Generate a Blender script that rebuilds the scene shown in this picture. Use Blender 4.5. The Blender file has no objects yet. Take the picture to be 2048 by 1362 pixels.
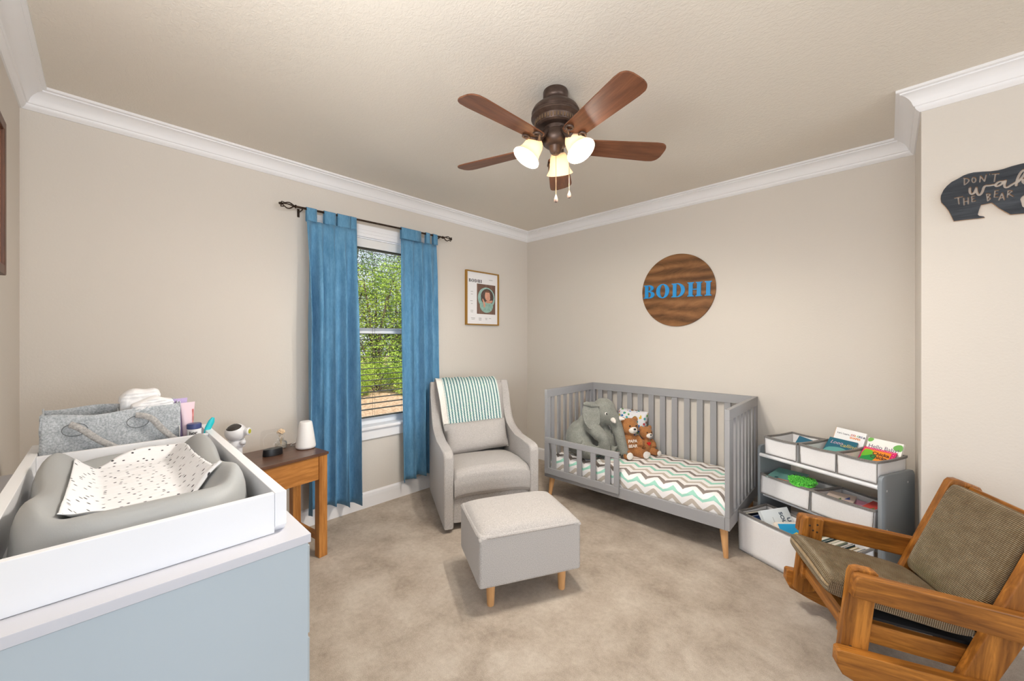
import bpy, bmesh, math, random
from mathutils import Vector as V, Matrix as Mx, Euler
from mathutils import noise as NZ
random.seed(7)
PI = math.pi
S = bpy.context.scene
COL = S.collection
RZ = 2.44            # ceiling height
D2R = math.radians

# ------------------------------------------------------------------ materials
def lin(c):
    r = []
    for v in c[:3]:
        v = v / 255.0
        r.append(v / 12.92 if v <= 0.04045 else ((v + 0.055) / 1.055) ** 2.4)
    return (r[0], r[1], r[2], 1.0)

def nodes(name):
    m = bpy.data.materials.new(name)
    m.use_nodes = True
    nt = m.node_tree
    return m, nt, nt.nodes['Principled BSDF']

def N(nt, t, **kw):
    n = nt.nodes.new(t)
    for k, v in kw.items():
        if k in n.inputs:
            n.inputs[k].default_value = v
        else:
            setattr(n, k, v)
    return n

def coords(nt, src='Object', scale=(1, 1, 1), rot=(0, 0, 0)):
    tc = N(nt, 'ShaderNodeTexCoord')
    mp = N(nt, 'ShaderNodeMapping')
    mp.inputs['Scale'].default_value = scale
    mp.inputs['Rotation'].default_value = rot
    nt.links.new(tc.outputs[src], mp.inputs['Vector'])
    return mp.outputs['Vector']

def noise(nt, vec, scale, detail=4, rough=.55, dist=0):
    n = N(nt, 'ShaderNodeTexNoise')
    n.inputs['Scale'].default_value = scale
    n.inputs['Detail'].default_value = detail
    n.inputs['Roughness'].default_value = rough
    n.inputs['Distortion'].default_value = dist
    nt.links.new(vec, n.inputs['Vector'])
    return n.outputs['Fac']

def ramp(nt, fac, stops, interp='LINEAR'):
    r = N(nt, 'ShaderNodeValToRGB')
    r.color_ramp.interpolation = interp
    el = r.color_ramp.elements
    while len(el) < len(stops):
        el.new(0.5)
    for e, (p, c) in zip(el, stops):
        e.position = p
        e.color = lin(c)
    nt.links.new(fac, r.inputs['Fac'])
    return r.outputs['Color']

def math_(nt, op, a, b=None, c=None):
    n = N(nt, 'ShaderNodeMath', operation=op)
    for i, x in enumerate((a, b, c)):
        if x is None:
            continue
        if isinstance(x, (int, float)):
            n.inputs[i].default_value = x
        else:
            nt.links.new(x, n.inputs[i])
    return n.outputs[0]

def bump(nt, p, h, strength, dist=.01):
    b = N(nt, 'ShaderNodeBump')
    b.inputs['Strength'].default_value = strength
    b.inputs['Distance'].default_value = dist
    nt.links.new(h, b.inputs['Height'])
    nt.links.new(b.outputs['Normal'], p.inputs['Normal'])

MC = {}
def M(name, col, rough=.5, var=0, vs=6, bmp=0, bs=60, bd=.004, metal=0, sheen=0, spec=.5, em=None, ems=0, trans=0, alpha=1):
    if name in MC:
        return MC[name]
    m, nt, p = nodes(name)
    p.inputs['Base Color'].default_value = lin(col)
    p.inputs['Roughness'].default_value = rough
    p.inputs['Metallic'].default_value = metal
    p.inputs['Specular IOR Level'].default_value = spec
    p.inputs['Sheen Weight'].default_value = sheen
    if trans:
        p.inputs['Transmission Weight'].default_value = trans
    if alpha < 1:
        p.inputs['Alpha'].default_value = alpha
    if em:
        p.inputs['Emission Color'].default_value = lin(em)
        p.inputs['Emission Strength'].default_value = ems
    if var or bmp:
        vec = coords(nt)
    if var:
        f = noise(nt, vec, vs)
        lo = tuple(max(0, c - var) for c in col)
        hi = tuple(min(255, c + var) for c in col)
        nt.links.new(ramp(nt, f, [(.32, lo), (.68, hi)]), p.inputs['Base Color'])
    if bmp:
        bump(nt, p, noise(nt, vec, bs, 3), bmp, bd)
    MC[name] = m
    return m

def wood(name, dark, light, axis='x', rough=.4, freq=9, var=.6, spec=.4, knots=0):
    if name in MC:
        return MC[name]
    m, nt, p = nodes(name)
    sc = {'x': (.09, 1, 1), 'y': (1, .09, 1), 'z': (1, 1, .09)}[axis]
    vec = coords(nt, 'Object', sc)
    a = noise(nt, vec, freq * 6, 6, .65, .6)
    b = noise(nt, vec, freq * 1.2, 3, .5, 1.5)
    mix = math_(nt, 'ADD', math_(nt, 'MULTIPLY', a, .55), math_(nt, 'MULTIPLY', b, .45))
    mid = tuple((x + y) / 2 for x, y in zip(dark, light))
    c = ramp(nt, mix, [(.34, dark), (.5, mid), (.64, light)])
    nt.links.new(c, p.inputs['Base Color'])
    p.inputs['Roughness'].default_value = rough
    p.inputs['Specular IOR Level'].default_value = spec
    bump(nt, p, a, .12, .002)
    MC[name] = m
    return m

def fabric(name, c1, c2, scale=420, bmp=.35, rough=.95, big=0):
    """woven / felted cloth: two yarn colours speckled together"""
    if name in MC:
        return MC[name]
    m, nt, p = nodes(name)
    vec = coords(nt)
    f = noise(nt, vec, scale, 3, .7)
    c = ramp(nt, f, [(.36, c1), (.64, c2)])
    if big:
        g = noise(nt, vec, big, 3, .6)
        mx = N(nt, 'ShaderNodeMix', data_type='RGBA', blend_type='MULTIPLY')
        mx.inputs[0].default_value = .35
        nt.links.new(c, mx.inputs[6])
        nt.links.new(ramp(nt, g, [(.35, (190, 190, 190)), (.65, (255, 255, 255))]), mx.inputs[7])
        c = mx.outputs[2]
    nt.links.new(c, p.inputs['Base Color'])
    p.inputs['Roughness'].default_value = rough
    p.inputs['Specular IOR Level'].default_value = .15
    p.inputs['Sheen Weight'].default_value = .15
    bump(nt, p, f, bmp, .0015)
    MC[name] = m
    return m

# ------------------------------------------------------------------ mesh helpers
def B():
    return bmesh.new()

def _bev(b, verts, off, seg=2):
    if off <= 0:
        return
    es = set()
    for v in verts:
        for e in v.link_edges:
            es.add(e)
    bmesh.ops.bevel(b, geom=list(es), offset=off, offset_type='OFFSET', segments=seg, profile=.5, affect='EDGES', clamp_overlap=True)

def box(b, x0, x1, y0, y1, z0, z1, bev=0, seg=2, mat=None):
    r = bmesh.ops.create_cube(b, size=1)
    T = Mx.Translation(((x0 + x1) / 2, (y0 + y1) / 2, (z0 + z1) / 2)) @ Mx.Diagonal((abs(x1 - x0), abs(y1 - y0), abs(z1 - z0), 1))
    bmesh.ops.transform(b, matrix=(mat @ T) if mat else T, verts=r['verts'])
    _bev(b, r['verts'], bev, seg)
    return b

def sph(b, c, r, rot=None, n=20, m=14):
    if not isinstance(r, (tuple, list)):
        r = (r, r, r)
    T = Mx.Translation(c)
    if rot is not None:
        T = T @ (rot if isinstance(rot, Mx) else Euler(rot).to_matrix().to_4x4())
    q = bmesh.ops.create_uvsphere(b, u_segments=n, v_segments=m, radius=1)
    bmesh.ops.transform(b, matrix=T @ Mx.Diagonal((r[0], r[1], r[2], 1)), verts=q['verts'])
    return b

def tube(b, pts, rs, n=10, flat=1, close=True, up=None):
    """swept round (or flattened) section through pts"""
    pts = [V(p) for p in pts]
    if isinstance(rs, (int, float)):
        rs = [rs] * len(pts)
    rings = []
    t0 = (pts[1] - pts[0]).normalized()
    ref = V(up) if up else (V((0, 0, 1)) if abs(t0.z) < .9 else V((1, 0, 0)))
    nx = t0.cross(ref).normalized()
    for i, p in enumerate(pts):
        if i == 0:
            t = pts[1] - pts[0]
        elif i == len(pts) - 1:
            t = pts[-1] - pts[-2]
        else:
            t = (pts[i + 1] - p).normalized() + (p - pts[i - 1]).normalized()
        t.normalize()
        if up:
            nx = t.cross(ref).normalized()
        else:
            nx = (nx - t * nx.dot(t)).normalized()
        ny = t.cross(nx).normalized()
        rings.append([b.verts.new(p + nx * (math.cos(2 * PI * k / n) * rs[i]) + ny * (math.sin(2 * PI * k / n) * rs[i] * flat)) for k in range(n)])
    for a, c in zip(rings, rings[1:]):
        for k in range(n):
            b.faces.new((a[k], a[(k + 1) % n], c[(k + 1) % n], c[k]))
    if close:
        b.faces.new(list(reversed(rings[0])))
        b.faces.new(rings[-1])
    return b

def lathe(b, prof, n=28, mat=None, cap=True):
    rings = []
    for r, z in prof:
        rings.append([b.verts.new(((mat @ V((r * math.cos(2 * PI * k / n), r * math.sin(2 * PI * k / n), z))) if mat else V((r * math.cos(2 * PI * k / n), r * math.sin(2 * PI * k / n), z)))) for k in range(n)])
    for a, c in zip(rings, rings[1:]):
        for k in range(n):
            b.faces.new((a[k], a[(k + 1) % n], c[(k + 1) % n], c[k]))
    if cap:
        b.faces.new(list(reversed(rings[0])))
        b.faces.new(rings[-1])
    return b

def prism(b, poly, d0, d1, plane='xz', bev=0, mat=None):
    """extrude a 2-D outline; plane says which axes the outline lies in"""
    def P(p, d):
        q = {'xz': (p[0], d, p[1]), 'yz': (d, p[0], p[1]), 'xy': (p[0], p[1], d)}[plane]
        return mat @ V(q) if mat else V(q)
    A = [b.verts.new(P(p, d0)) for p in poly]
    C = [b.verts.new(P(p, d1)) for p in poly]
    f1 = b.faces.new(A)
    f2 = b.faces.new(list(reversed(C)))
    n = len(poly)
    for i in range(n):
        b.faces.new((A[(i + 1) % n], A[i], C[i], C[(i + 1) % n]))
    if bev:
        es = list(f1.edges) + list(f2.edges)
        bmesh.ops.bevel(b, geom=es, offset=bev, offset_type='OFFSET', segments=3, profile=.5, affect='EDGES', clamp_overlap=True)
    return b

def grid(b, f, nu, nv, uvf=None, closed_u=False):
    uv = b.loops.layers.uv.verify()
    vs = [[b.verts.new(f(i / nu, j / nv)) for j in range(nv + 1)] for i in range(nu + 1)]
    for i in range(nu):
        for j in range(nv):
            fc = b.faces.new((vs[i][j], vs[i + 1][j], vs[i + 1][j + 1], vs[i][j + 1]))
            for l, (p, q) in zip(fc.loops, ((i, j), (i + 1, j), (i + 1, j + 1), (i, j + 1))):
                l[uv].uv = uvf(p / nu, q / nv) if uvf else (p / nu, q / nv)
    return b

def smooth_poly(pts, it=2):
    for _ in range(it):
        o = []
        n = len(pts)
        for i in range(n):
            p, q = pts[i], pts[(i + 1) % n]
            o.append((p[0] * .75 + q[0] * .25, p[1] * .75 + q[1] * .25))
            o.append((p[0] * .25 + q[0] * .75, p[1] * .25 + q[1] * .75))
        pts = o
    return pts

def chaikin(pts, it=2):
    pts = [V(p) for p in pts]
    for _ in range(it):
        o = [pts[0]]
        for p, q in zip(pts, pts[1:]):
            o.append(p * .75 + q * .25)
            o.append(p * .25 + q * .75)
        o.append(pts[-1])
        pts = o
    return pts

def obj(name, b, mat, parent=None, smooth=30, solid=0, sub=0, remesh=0, sm=0, recalc=True):
    if recalc:
        bmesh.ops.recalc_face_normals(b, faces=b.faces)
    me = bpy.data.meshes.new(name)
    b.to_mesh(me)
    b.free()
    for mm in (mat if isinstance(mat, (list, tuple)) else [mat]):
        me.materials.append(mm)
    if smooth:
        for p in me.polygons:
            p.use_smooth = True
        if smooth < 180:
            me.set_sharp_from_angle(angle=D2R(smooth))
    o = bpy.data.objects.new(name, me)
    COL.objects.link(o)
    if parent is not None:
        o.parent = parent
    if solid:
        k = o.modifiers.new('Solidify', 'SOLIDIFY')
        k.thickness = solid
        k.offset = -1
    if remesh:
        k = o.modifiers.new('Remesh', 'REMESH')
        k.mode = 'VOXEL'
        k.voxel_size = remesh
        k.use_smooth_shade = True
        k = o.modifiers.new('Smooth', 'SMOOTH')
        k.factor = .5
        k.iterations = sm or 6
    if smooth and smooth < 90 and not remesh and not sub and not solid:
        k = o.modifiers.new('WeightedNormal', 'WEIGHTED_NORMAL')
        k.keep_sharp = True
    if sub:
        k = o.modifiers.new('Subdivision', 'SUBSURF')
        k.levels = sub
        k.render_levels = sub
    return o

def thing(name, label, cat, loc=(0, 0, 0), rot=0, group=None):
    o = bpy.data.objects.new(name, None)
    COL.objects.link(o)
    o.location = loc
    o.rotation_euler = rot if isinstance(rot, (tuple, Euler)) else (0, 0, rot)
    o.empty_display_size = .1
    o['label'] = label
    o['category'] = cat
    if group:
        o['group'] = group
    return o

def tag(o, label, cat, group=None, kind=None):
    o['label'] = label
    o['category'] = cat
    if group:
        o['group'] = group
    if kind:
        o['kind'] = kind
    return o

def struct(o):
    o['kind'] = 'structure'
    return o

def place(o, loc, rot=0):
    o.location = loc
    o.rotation_euler = rot if isinstance(rot, (tuple, Euler)) else (0, 0, rot)
    return o

def text(name, s, size, mat, parent, loc, rot, depth=.0006, align='LEFT', xs=1, bold=0, shear=0):
    cu = bpy.data.curves.new(name, 'FONT')
    cu.body = s
    cu.size = size
    cu.extrude = depth
    cu.align_x = align
    cu.align_y = 'CENTER'
    cu.offset = bold
    cu.shear = shear
    tmp = bpy.data.objects.new(name + '_tmp', cu)
    COL.objects.link(tmp)
    dg = bpy.context.evaluated_depsgraph_get()
    me = bpy.data.meshes.new_from_object(tmp.evaluated_get(dg))
    bpy.data.objects.remove(tmp)
    me.name = name
    me.materials.clear()
    me.materials.append(mat)
    o = bpy.data.objects.new(name, me)
    COL.objects.link(o)
    o.parent = parent
    o.location = loc
    o.rotation_euler = rot
    o.scale = (xs, 1, 1)
    return o

def curve_mesh(name, splines, depth, mat, parent, loc, rot, bev=0):
    """filled 2-D outlines with holes, given thickness"""
    cu = bpy.data.curves.new(name, 'CURVE')
    cu.dimensions = '2D'
    cu.fill_mode = 'BOTH'
    cu.extrude = depth / 2
    cu.bevel_depth = bev
    for pts in splines:
        sp = cu.splines.new('POLY')
        sp.points.add(len(pts) - 1)
        for q, p in zip(sp.points, pts):
            q.co = (p[0], p[1], 0, 1)
        sp.use_cyclic_u = True
    tmp = bpy.data.objects.new(name + '_tmp', cu)
    COL.objects.link(tmp)
    dg = bpy.context.evaluated_depsgraph_get()
    me = bpy.data.meshes.new_from_object(tmp.evaluated_get(dg))
    bpy.data.objects.remove(tmp)
    me.name = name
    me.materials.clear()
    me.materials.append(mat)
    o = bpy.data.objects.new(name, me)
    COL.objects.link(o)
    o.parent = parent
    o.location = loc
    o.rotation_euler = rot
    return o

def rot_box_cushion(w, d, h, n=14, puff=.5, edge=.35):
    """closed pillow: superellipse plan, thickness falling to a seam"""
    b = B()
    for side in (1, -1):
        def f(u, v):
            x = (u * 2 - 1)
            y = (v * 2 - 1)
            e = (1 - abs(x) ** 3.2) * (1 - abs(y) ** 3.2)
            pin = 1 - .05 * (x * x) * (1 - y * y) * 0
            return V((x * w / 2 * pin, y * d / 2, side * h / 2 * max(0, e) ** edge))
        grid(b, f, n, n)
    bmesh.ops.remove_doubles(b, verts=b.verts, dist=.0004)
    return b
# ------------------------------------------------------------------ room shell
XB, YB, YL, XR = 2.9834, -.5887, -3.5013, 6.0
DO0, DO1 = 2.0, 4.4        # wide doorway behind the camera, unseen, opened up to let fill light in
#  # bump-out corner, bump-out face, left wall, far open side
W0, W1, WZ0, WZ1 = -2.15, -1.385, .615, 2.06     # window opening

def wall_mat(name, col):
    m, nt, p = nodes(name)
    vec = coords(nt)
    f = noise(nt, vec, 95, 5, .6, .3)
    p.inputs['Base Color'].default_value = lin(col)
    p.inputs['Roughness'].default_value = .85
    p.inputs['Specular IOR Level'].default_value = .2
    bump(nt, p, f, .22, .004)
    return m
WALL = wall_mat('wall_paint', (213, 206, 197))

def ceil_mat():
    m, nt, p = nodes('ceiling_texture')
    vec = coords(nt, 'Object', (1, 1.6, 1), (0, 0, .5))
    f = noise(nt, vec, 60, 4, .5, .8)
    c = ramp(nt, f, [(.42, (0, 0, 0)), (.58, (255, 255, 255))])
    p.inputs['Base Color'].default_value = lin((226, 219, 208))
    p.inputs['Roughness'].default_value = .9
    p.inputs['Specular IOR Level'].default_value = .15
    bump(nt, p, c, .26, .003)
    return m
CEIL = ceil_mat()

def carpet():
    m, nt, p = nodes('carpet')
    vec = coords(nt)
    a = noise(nt, vec, 260, 3, .7)
    bg = noise(nt, vec, 4.5, 5, .62, .25)
    sm = noise(nt, vec, 45, 3, .6)
    mix = math_(nt, 'ADD', math_(nt, 'MULTIPLY', a, .3), math_(nt, 'ADD', math_(nt, 'MULTIPLY', bg, .52), math_(nt, 'MULTIPLY', sm, .18)))
    c = ramp(nt, mix, [(.36, (158, 143, 127)), (.5, (190, 176, 160)), (.62, (211, 199, 184))])
    nt.links.new(c, p.inputs['Base Color'])
    p.inputs['Roughness'].default_value = 1
    p.inputs['Specular IOR Level'].default_value = .05
    p.inputs['Sheen Weight'].default_value = .1
    bump(nt, p, math_(nt, 'ADD', a, math_(nt, 'MULTIPLY', sm, .6)), .8, .006)
    return m
TRIM = M('trim_white', (238, 237, 238), .35, spec=.4)
WHITE = TRIM

b = B(); grid(b, lambda u, v: V((-.0 + u * XR, YL + v * (0 - YL), 0)), 2, 2)
struct(obj('floor', b, carpet(), smooth=0))
b = B(); box(b, -.15, XR, YL - .1, .1, RZ, RZ + .08)
struct(obj('ceiling', b, CEIL, smooth=0))
b = B()
box(b, -.15, 0, YL - .1, W0, -.05, RZ); box(b, -.15, 0, W1, .1, -.05, RZ)
box(b, -.15, 0, W0, W1, -.05, WZ0); box(b, -.15, 0, W0, W1, WZ1, RZ)
struct(obj('wall_front', b, WALL, smooth=0))
b = B(); box(b, 0, XB, 0, .1, -.05, RZ)
struct(obj('wall_back', b, WALL, smooth=0))
b = B(); box(b, XB, XR, YB, .1, -.05, RZ, 0)
struct(obj('wall_right', b, WALL, smooth=0))
b = B(); box(b, 0, DO0, YL - .1, YL, -.05, RZ); box(b, DO1, XR, YL - .1, YL, -.05, RZ); box(b, DO0, DO1, YL - .1, YL, 2.2, RZ)
struct(obj('wall_left', b, WALL, smooth=0))

# crown and base mouldings: one profile swept along each wall run with mitred ends
CROWN = [(0, -.0959), (.006, -.0959), (.010, -.091), (.016, -.086), (.021, -.078), (.021, -.072), (.026, -.070), (.030, -.062), (.034, -.050), (.042, -.038), (.053, -.028), (.064, -.022), (.073, -.020), (.073, -.014), (.0865, -.012), (.0865, 0), (0, 0)]
BASE = [(0, 0), (.014, 0), (.014, .080), (.011, .086), (.011, .100), (.008, .108), (.004, .114), (.002, .118), (0, .118)]
def run(name, prof, z, p, q, nrm, m0, m1):
    """p,q along the wall in plan; nrm into the room; m0/m1 = how the ends shift per unit of offset"""
    p, q, nrm = V(p), V(q), V(nrm)
    d = (q - p).normalized()
    b = B()
    A = [b.verts.new((*(p + nrm * o + d * (m0 * o)), z + h)) for o, h in prof]
    C = [b.verts.new((*(q + nrm * o + d * (m1 * o)), z + h)) for o, h in prof]
    n = len(prof)
    for i in range(n):
        b.faces.new((A[i], A[(i + 1) % n], C[(i + 1) % n], C[i]))
    b.faces.new(A); b.faces.new(list(reversed(C)))
    return struct(obj(name, b, TRIM, smooth=40))
runs = [((0, YL), (0, 0), (1, 0), 1, -1, 'front'), ((0, 0), (XB, 0), (0, -1), 1, -1, 'back'), ((XB, 0), (XB, YB), (-1, 0), 1, 1, 'return'),
        ((XB, YB), (XR, YB), (0, -1), -1, 0, 'right'), ((XR, YL), (0, YL), (0, 1), 0, -1, 'left')]
BRUN = runs[:4] + [((DO0, YL), (0, YL), (0, 1), 0, -1, 'left')]
for i, (p, q, nr, a, c, s) in enumerate(runs):
    run('trim_%d' % (i + 1), CROWN, RZ, p, q, nr, a, c)
for p, q, nr, a, c, s in BRUN:
    run('baseboard_' + s, BASE, 0, p, q, nr, a, c)

# ------------------------------------------------------------------ window
wn = bpy.data.objects.new('window_1', None); COL.objects.link(wn); wn['kind'] = 'structure'
wn.location = (0, (W0 + W1) / 2, WZ0)
def wl(b):
    bmesh.ops.translate(b, vec=-wn.location, verts=b.verts); return b
VIN = M('window_vinyl', (236, 238, 241), .35)
b = B()
box(b, 0, .018, W0 - .07, W0 + .004, WZ0 - .0, WZ1 + .085, .004); box(b, 0, .018, W1 - .004, W1 + .085, WZ0, WZ1 + .085, .004)
box(b, 0, .020, W0 - .07, W1 + .085, WZ1 - .004, WZ1 + .085, .004)
for zz in (WZ1 + .02, WZ1 + .045):
    box(b, .018, .023, W0 - .066, W1 + .08, zz, zz + .008, .002)
obj('casing', wl(b), TRIM, wn)
b = B(); box(b, -.09, .040, W0 - .075, W1 + .10, WZ0 - .022, WZ0 + .002, .006)
obj('sill', wl(b), TRIM, wn)
b = B(); box(b, 0, .018, W0 - .07, W1 + .085, WZ0 - .098, WZ0 - .022, .004)
obj('apron', wl(b), TRIM, wn)
b = B()
box(b, -.13, -.0, W0, W0 + .012, WZ0, WZ1); box(b, -.13, 0, W1 - .012, W1, WZ0, WZ1); box(b, -.13, 0, W0, W1, WZ1 - .012, WZ1)
obj('jamb', wl(b), TRIM, wn)
ZM = 1.335
def sash(name, x, z0, z1, top, bot):
    b = B()
    box(b, x - .016, x + .016, W0 + .012, W0 + .05, z0, z1, .003); box(b, x - .016, x + .016, W1 - .05, W1 - .012, z0, z1, .003)
    box(b, x - .016, x + .016, W0 + .012, W1 - .012, z1 - top, z1, .003); box(b, x - .017, x + .020, W0 + .012, W1 - .012, z0, z0 + bot, .003)
    return obj(name, wl(b), VIN, wn)
sash('upper_sash', -.115, ZM - .01, WZ1 - .012, .04, .045)
sash('lower_sash', -.082, WZ0, ZM + .03, .042, .055)
gm, nt, p = nodes('window_glass')
nt.nodes.remove(p)
tr = N(nt, 'ShaderNodeBsdfTransparent'); gl = N(nt, 'ShaderNodeBsdfGlossy'); gl.inputs['Roughness'].default_value = .02
fr = N(nt, 'ShaderNodeFresnel'); fr.inputs['IOR'].default_value = 1.25
mx = N(nt, 'ShaderNodeMixShader')
nt.links.new(fr.outputs[0], mx.inputs[0]); nt.links.new(tr.outputs[0], mx.inputs[1]); nt.links.new(gl.outputs[0], mx.inputs[2])
nt.links.new(mx.outputs[0], nt.nodes['Material Output'].inputs['Surface'])
GLASS = gm
for nm, x, z0, z1 in (('pane', -.115, ZM, WZ1 - .03), ('pane', -.082, WZ0 + .03, ZM)):
    b = B(); box(b, x - .002, x + .002, W0 + .04, W1 - .04, z0, z1)
    obj(nm, wl(b), GLASS, wn, smooth=0)

# blinds
bl = thing('window_blind', 'open dark slatted blind hanging inside the window', 'blind', (-.038, (W0 + W1) / 2, WZ1 - .014))
def bll(b):
    bmesh.ops.translate(b, vec=-bl.location, verts=b.verts); return b
SL = M('blind_slat', (66, 64, 54), .7, spec=.05)
b = B(); box(b, -.018, -.006, W0 + .014, W1 - .014, WZ1 - .078, WZ1 - .014, .004)
obj('valance', bll(b), M('blind_valance', (226, 224, 220), .5), bl)
b = B(); box(b, -.062, -.020, W0 + .016, W1 - .016, WZ1 - .088, WZ1 - .05, .003)
obj('headrail', bll(b), SL, bl)
b = B()
z = WZ1 - .105
nsl = 0
while z > WZ0 + .085:
    P = [(-.055, z), (-.047, z + .0014), (-.04, z + .0018), (-.033, z + .0014), (-.025, z), (-.025, z + .0014), (-.033, z + .0028), (-.04, z + .0032), (-.047, z + .0028), (-.055, z + .0014)]
    prism(b, [(x_, z_ - (x_ + .04) * .115) for x_, z_ in P], W0 + .018, W1 - .018, 'xz')
    z -= .0452; nsl += 1
obj('slats', bll(b), SL, bl)
b = B(); box(b, -.055, -.025, W0 + .018, W1 - .018, WZ0 + .058, WZ0 + .066, .002)
obj('bottom_rail', bll(b), SL, bl)
b = B()
for yy in (W0 + .13, (W0 + W1) / 2, W1 - .13):
    for xx in (-.057, -.023):
        tube(b, [(xx, yy, WZ1 - .08), (xx, yy, WZ0 + .062)], .0009, 5)
obj('ladder_cords', bll(b), M('blind_cord', (90, 88, 78), .8), bl)

# curtain rod
def rz(y):
    return 2.1495 + (y + 2.29) * .0145
BR = M('bronze', (62, 48, 38), .45, var=14, vs=40, metal=.75)
rd = thing('curtain_rod', 'thin dark bronze curtain rod with scrolled finials above the window', 'curtain rod', (.08, -1.79, rz(-1.79)))
def rl(b):
    bmesh.ops.translate(b, vec=-rd.location, verts=b.verts); return b
b = B(); tube(b, [(.08, -2.36, rz(-2.36)), (.08, -1.20, rz(-1.20))], .0075, 12)
obj('pole', rl(b), BR, rd)
def finial(y, s):
    b = B(); z = rz(y)
    lathe(b, [(.006, 0), (.012, .003), (.012, .008), (.007, .012), (.007, .016), (.011, .02), (.006, .026)], 12, Mx.Translation((.08, y, z)) @ Euler((-s * PI / 2, 0, 0)).to_matrix().to_4x4())
    for k in range(3):
        a = k * 2 * PI / 3 + .5
        ca, sa = math.cos(a), math.sin(a)
        pts = []
        for i in range(22):
            t = i / 21
            if t < .5:
                r = .004 + .018 * math.sin(t * 2 * PI * .9)
                d = .02 + t * .11
            else:
                th = (t - .5) * 2 * 2.2 * PI
                q = .012 * (1 - (t - .5) * 1.5)
                r = .006 + .006 + q * math.cos(th + .6)
                d = .082 + q * math.sin(th + .6)
            pts.append((.08 + r * ca, y + s * d, z + r * sa))
        tube(b, pts, [.0045 - .002 * i / 21 for i in range(22)], 7)
    sph(b, (.08, y + s * .098, z), .008, n=10, m=8)
    return obj('finial', rl(b), BR, rd)
finial(-2.36, -1); finial(-1.20, 1)
for yy in (-2.325, -1.232):
    b = B(); z = rz(yy)
    box(b, 0, .004, yy - .008, yy + .008, z - .045, z + .012, .003)
    tube(b, [(.003, yy, z - .012), (.05, yy, z - .014), (.08, yy, z - .012)], .004, 8)
    tube(b, [(.08 + .010 * math.cos(a), yy, z + .010 * math.sin(a)) for a in [PI + i * PI / 8 for i in range(9)]], .003, 6)
    obj('bracket', rl(b), BR, rd)

# curtains
def curtain_mat():
    m, nt, p = nodes('blue_linen')
    vec = coords(nt)
    f = noise(nt, coords(nt, 'Object', (1, 1, .12)), 300, 3, .7)
    g = noise(nt, coords(nt, 'Object', (1, 1, .25)), 30, 4, .6)
    mix = math_(nt, 'ADD', math_(nt, 'MULTIPLY', f, .5), math_(nt, 'MULTIPLY', g, .5))
    c = ramp(nt, mix, [(.36, (82, 134, 170)), (.64, (114, 164, 198))])
    nt.links.new(c, p.inputs['Base Color'])
    p.inputs['Roughness'].default_value = .9
    p.inputs['Specular IOR Level'].default_value = .1
    p.inputs['Sheen Weight'].default_value = .2
    bump(nt, p, mix, .35, .003)
    t = N(nt, 'ShaderNodeBsdfTranslucent'); nt.links.new(c, t.inputs['Color'])
    mx = N(nt, 'ShaderNodeMixShader'); mx.inputs[0].default_value = .1
    nt.links.new(p.outputs[0], mx.inputs[1]); nt.links.new(t.outputs[0], mx.inputs[2])
    nt.links.new(mx.outputs[0], nt.nodes['Material Output'].inputs['Surface'])
    return m
CUR = curtain_mat()
def curtain(label, yt0, yt1, yb0, yb1, nf, ph, tabs, seed, zbot, dl):
    loc = V((.08, (yt0 + yt1) / 2, zbot(0)))
    t = thing('curtain', label, 'curtain', loc, 0, 'blue tab top curtains')
    zt = lambda y: rz(y) - .078
    def f(u, v):
        w = v                                     # 0 top .. 1 bottom
        y = (yt0 + (yt1 - yt0) * u) * (1 - w) + (yb0 + (yb1 - yb0) * u) * w
        y += .010 * math.sin(2 * PI * nf * u + ph + 1.2) * min(1, w * 6)
        a = (.007 + dl * min(1, w * 3)) * (1 + .45 * math.sin(seed + 5 * u + 1.5 * w))
        q_ = math.sin(2 * PI * nf * u + ph + .7 * math.sin(2.2 * w + seed))
        x = .056 + dl * .9 + a * math.copysign(abs(q_) ** .75, q_) + .010 * math.sin(2 * PI * (nf * 2.3) * u + seed + w * 2) * min(1, w * 3)
        x += .006 * NZ.noise(V((u * 9, w * 7, seed)))
        x = max(x, .045)
        z = zt(y) * (1 - w) + (zt(y) * 0 + zbot(u)) * w
        return V((x, y, z)) - loc
    b = B(); grid(b, f, 110, 46)
    obj('curtain_panel', b, CUR, t, smooth=180, solid=.0018)
    b = B()
    ze = lambda u, w: zt(yb0) * (1 - w) + zbot(u) * w
    grid(b, lambda u, v: f(u, .957 + .0025 * v) + V((.0035, 0, 0)), 110, 1)
    obj('hem_seam', b, CUR, t, smooth=180)
    for (a, c) in tabs:
        ym = (a + c) / 2
        b = B()
        pth = [(.0945, zt(ym) - .003)] + [(.0945, zt(ym) + .02)] + [(.08 + .0125 * math.cos(q), rz(ym) + .0125 * math.sin(q)) for q in [.1 + i * (PI - .2) / 8 for i in range(9)]] + [(.066, zt(ym) + .02), (.068, zt(ym) - .003)]
        def g(u, v):
            k = v * (len(pth) - 1); i = min(int(k), len(pth) - 2); fr_ = k - i
            return V((pth[i][0] * (1 - fr_) + pth[i + 1][0] * fr_, a + (c - a) * u, pth[i][1] * (1 - fr_) + pth[i + 1][1] * fr_)) - loc
        grid(b, g, 3, 24)
        obj('tab', b, CUR, t, smooth=180, solid=.0016)
    return t
curtain('long blue tab top curtain beside the side table, left of the window', -2.305, -1.962, -2.305, -1.952, 4.3, .4,
        [(-2.302, -2.238), (-2.19, -2.112), (-2.10, -2.008), (-2.006, -1.964)], 1.3, lambda u: .112 + .02 * math.sin(5 * u), .040)
curtain('long blue tab top curtain beside the grey armchair, right of the window', -1.600, -1.252, -1.572, -1.225, 3.7, 2.2,
        [(-1.600, -1.420), (-1.372, -1.332), (-1.300, -1.256)], 4.1, lambda u: .135 + .02 * math.sin(4 * u), .020)
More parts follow.
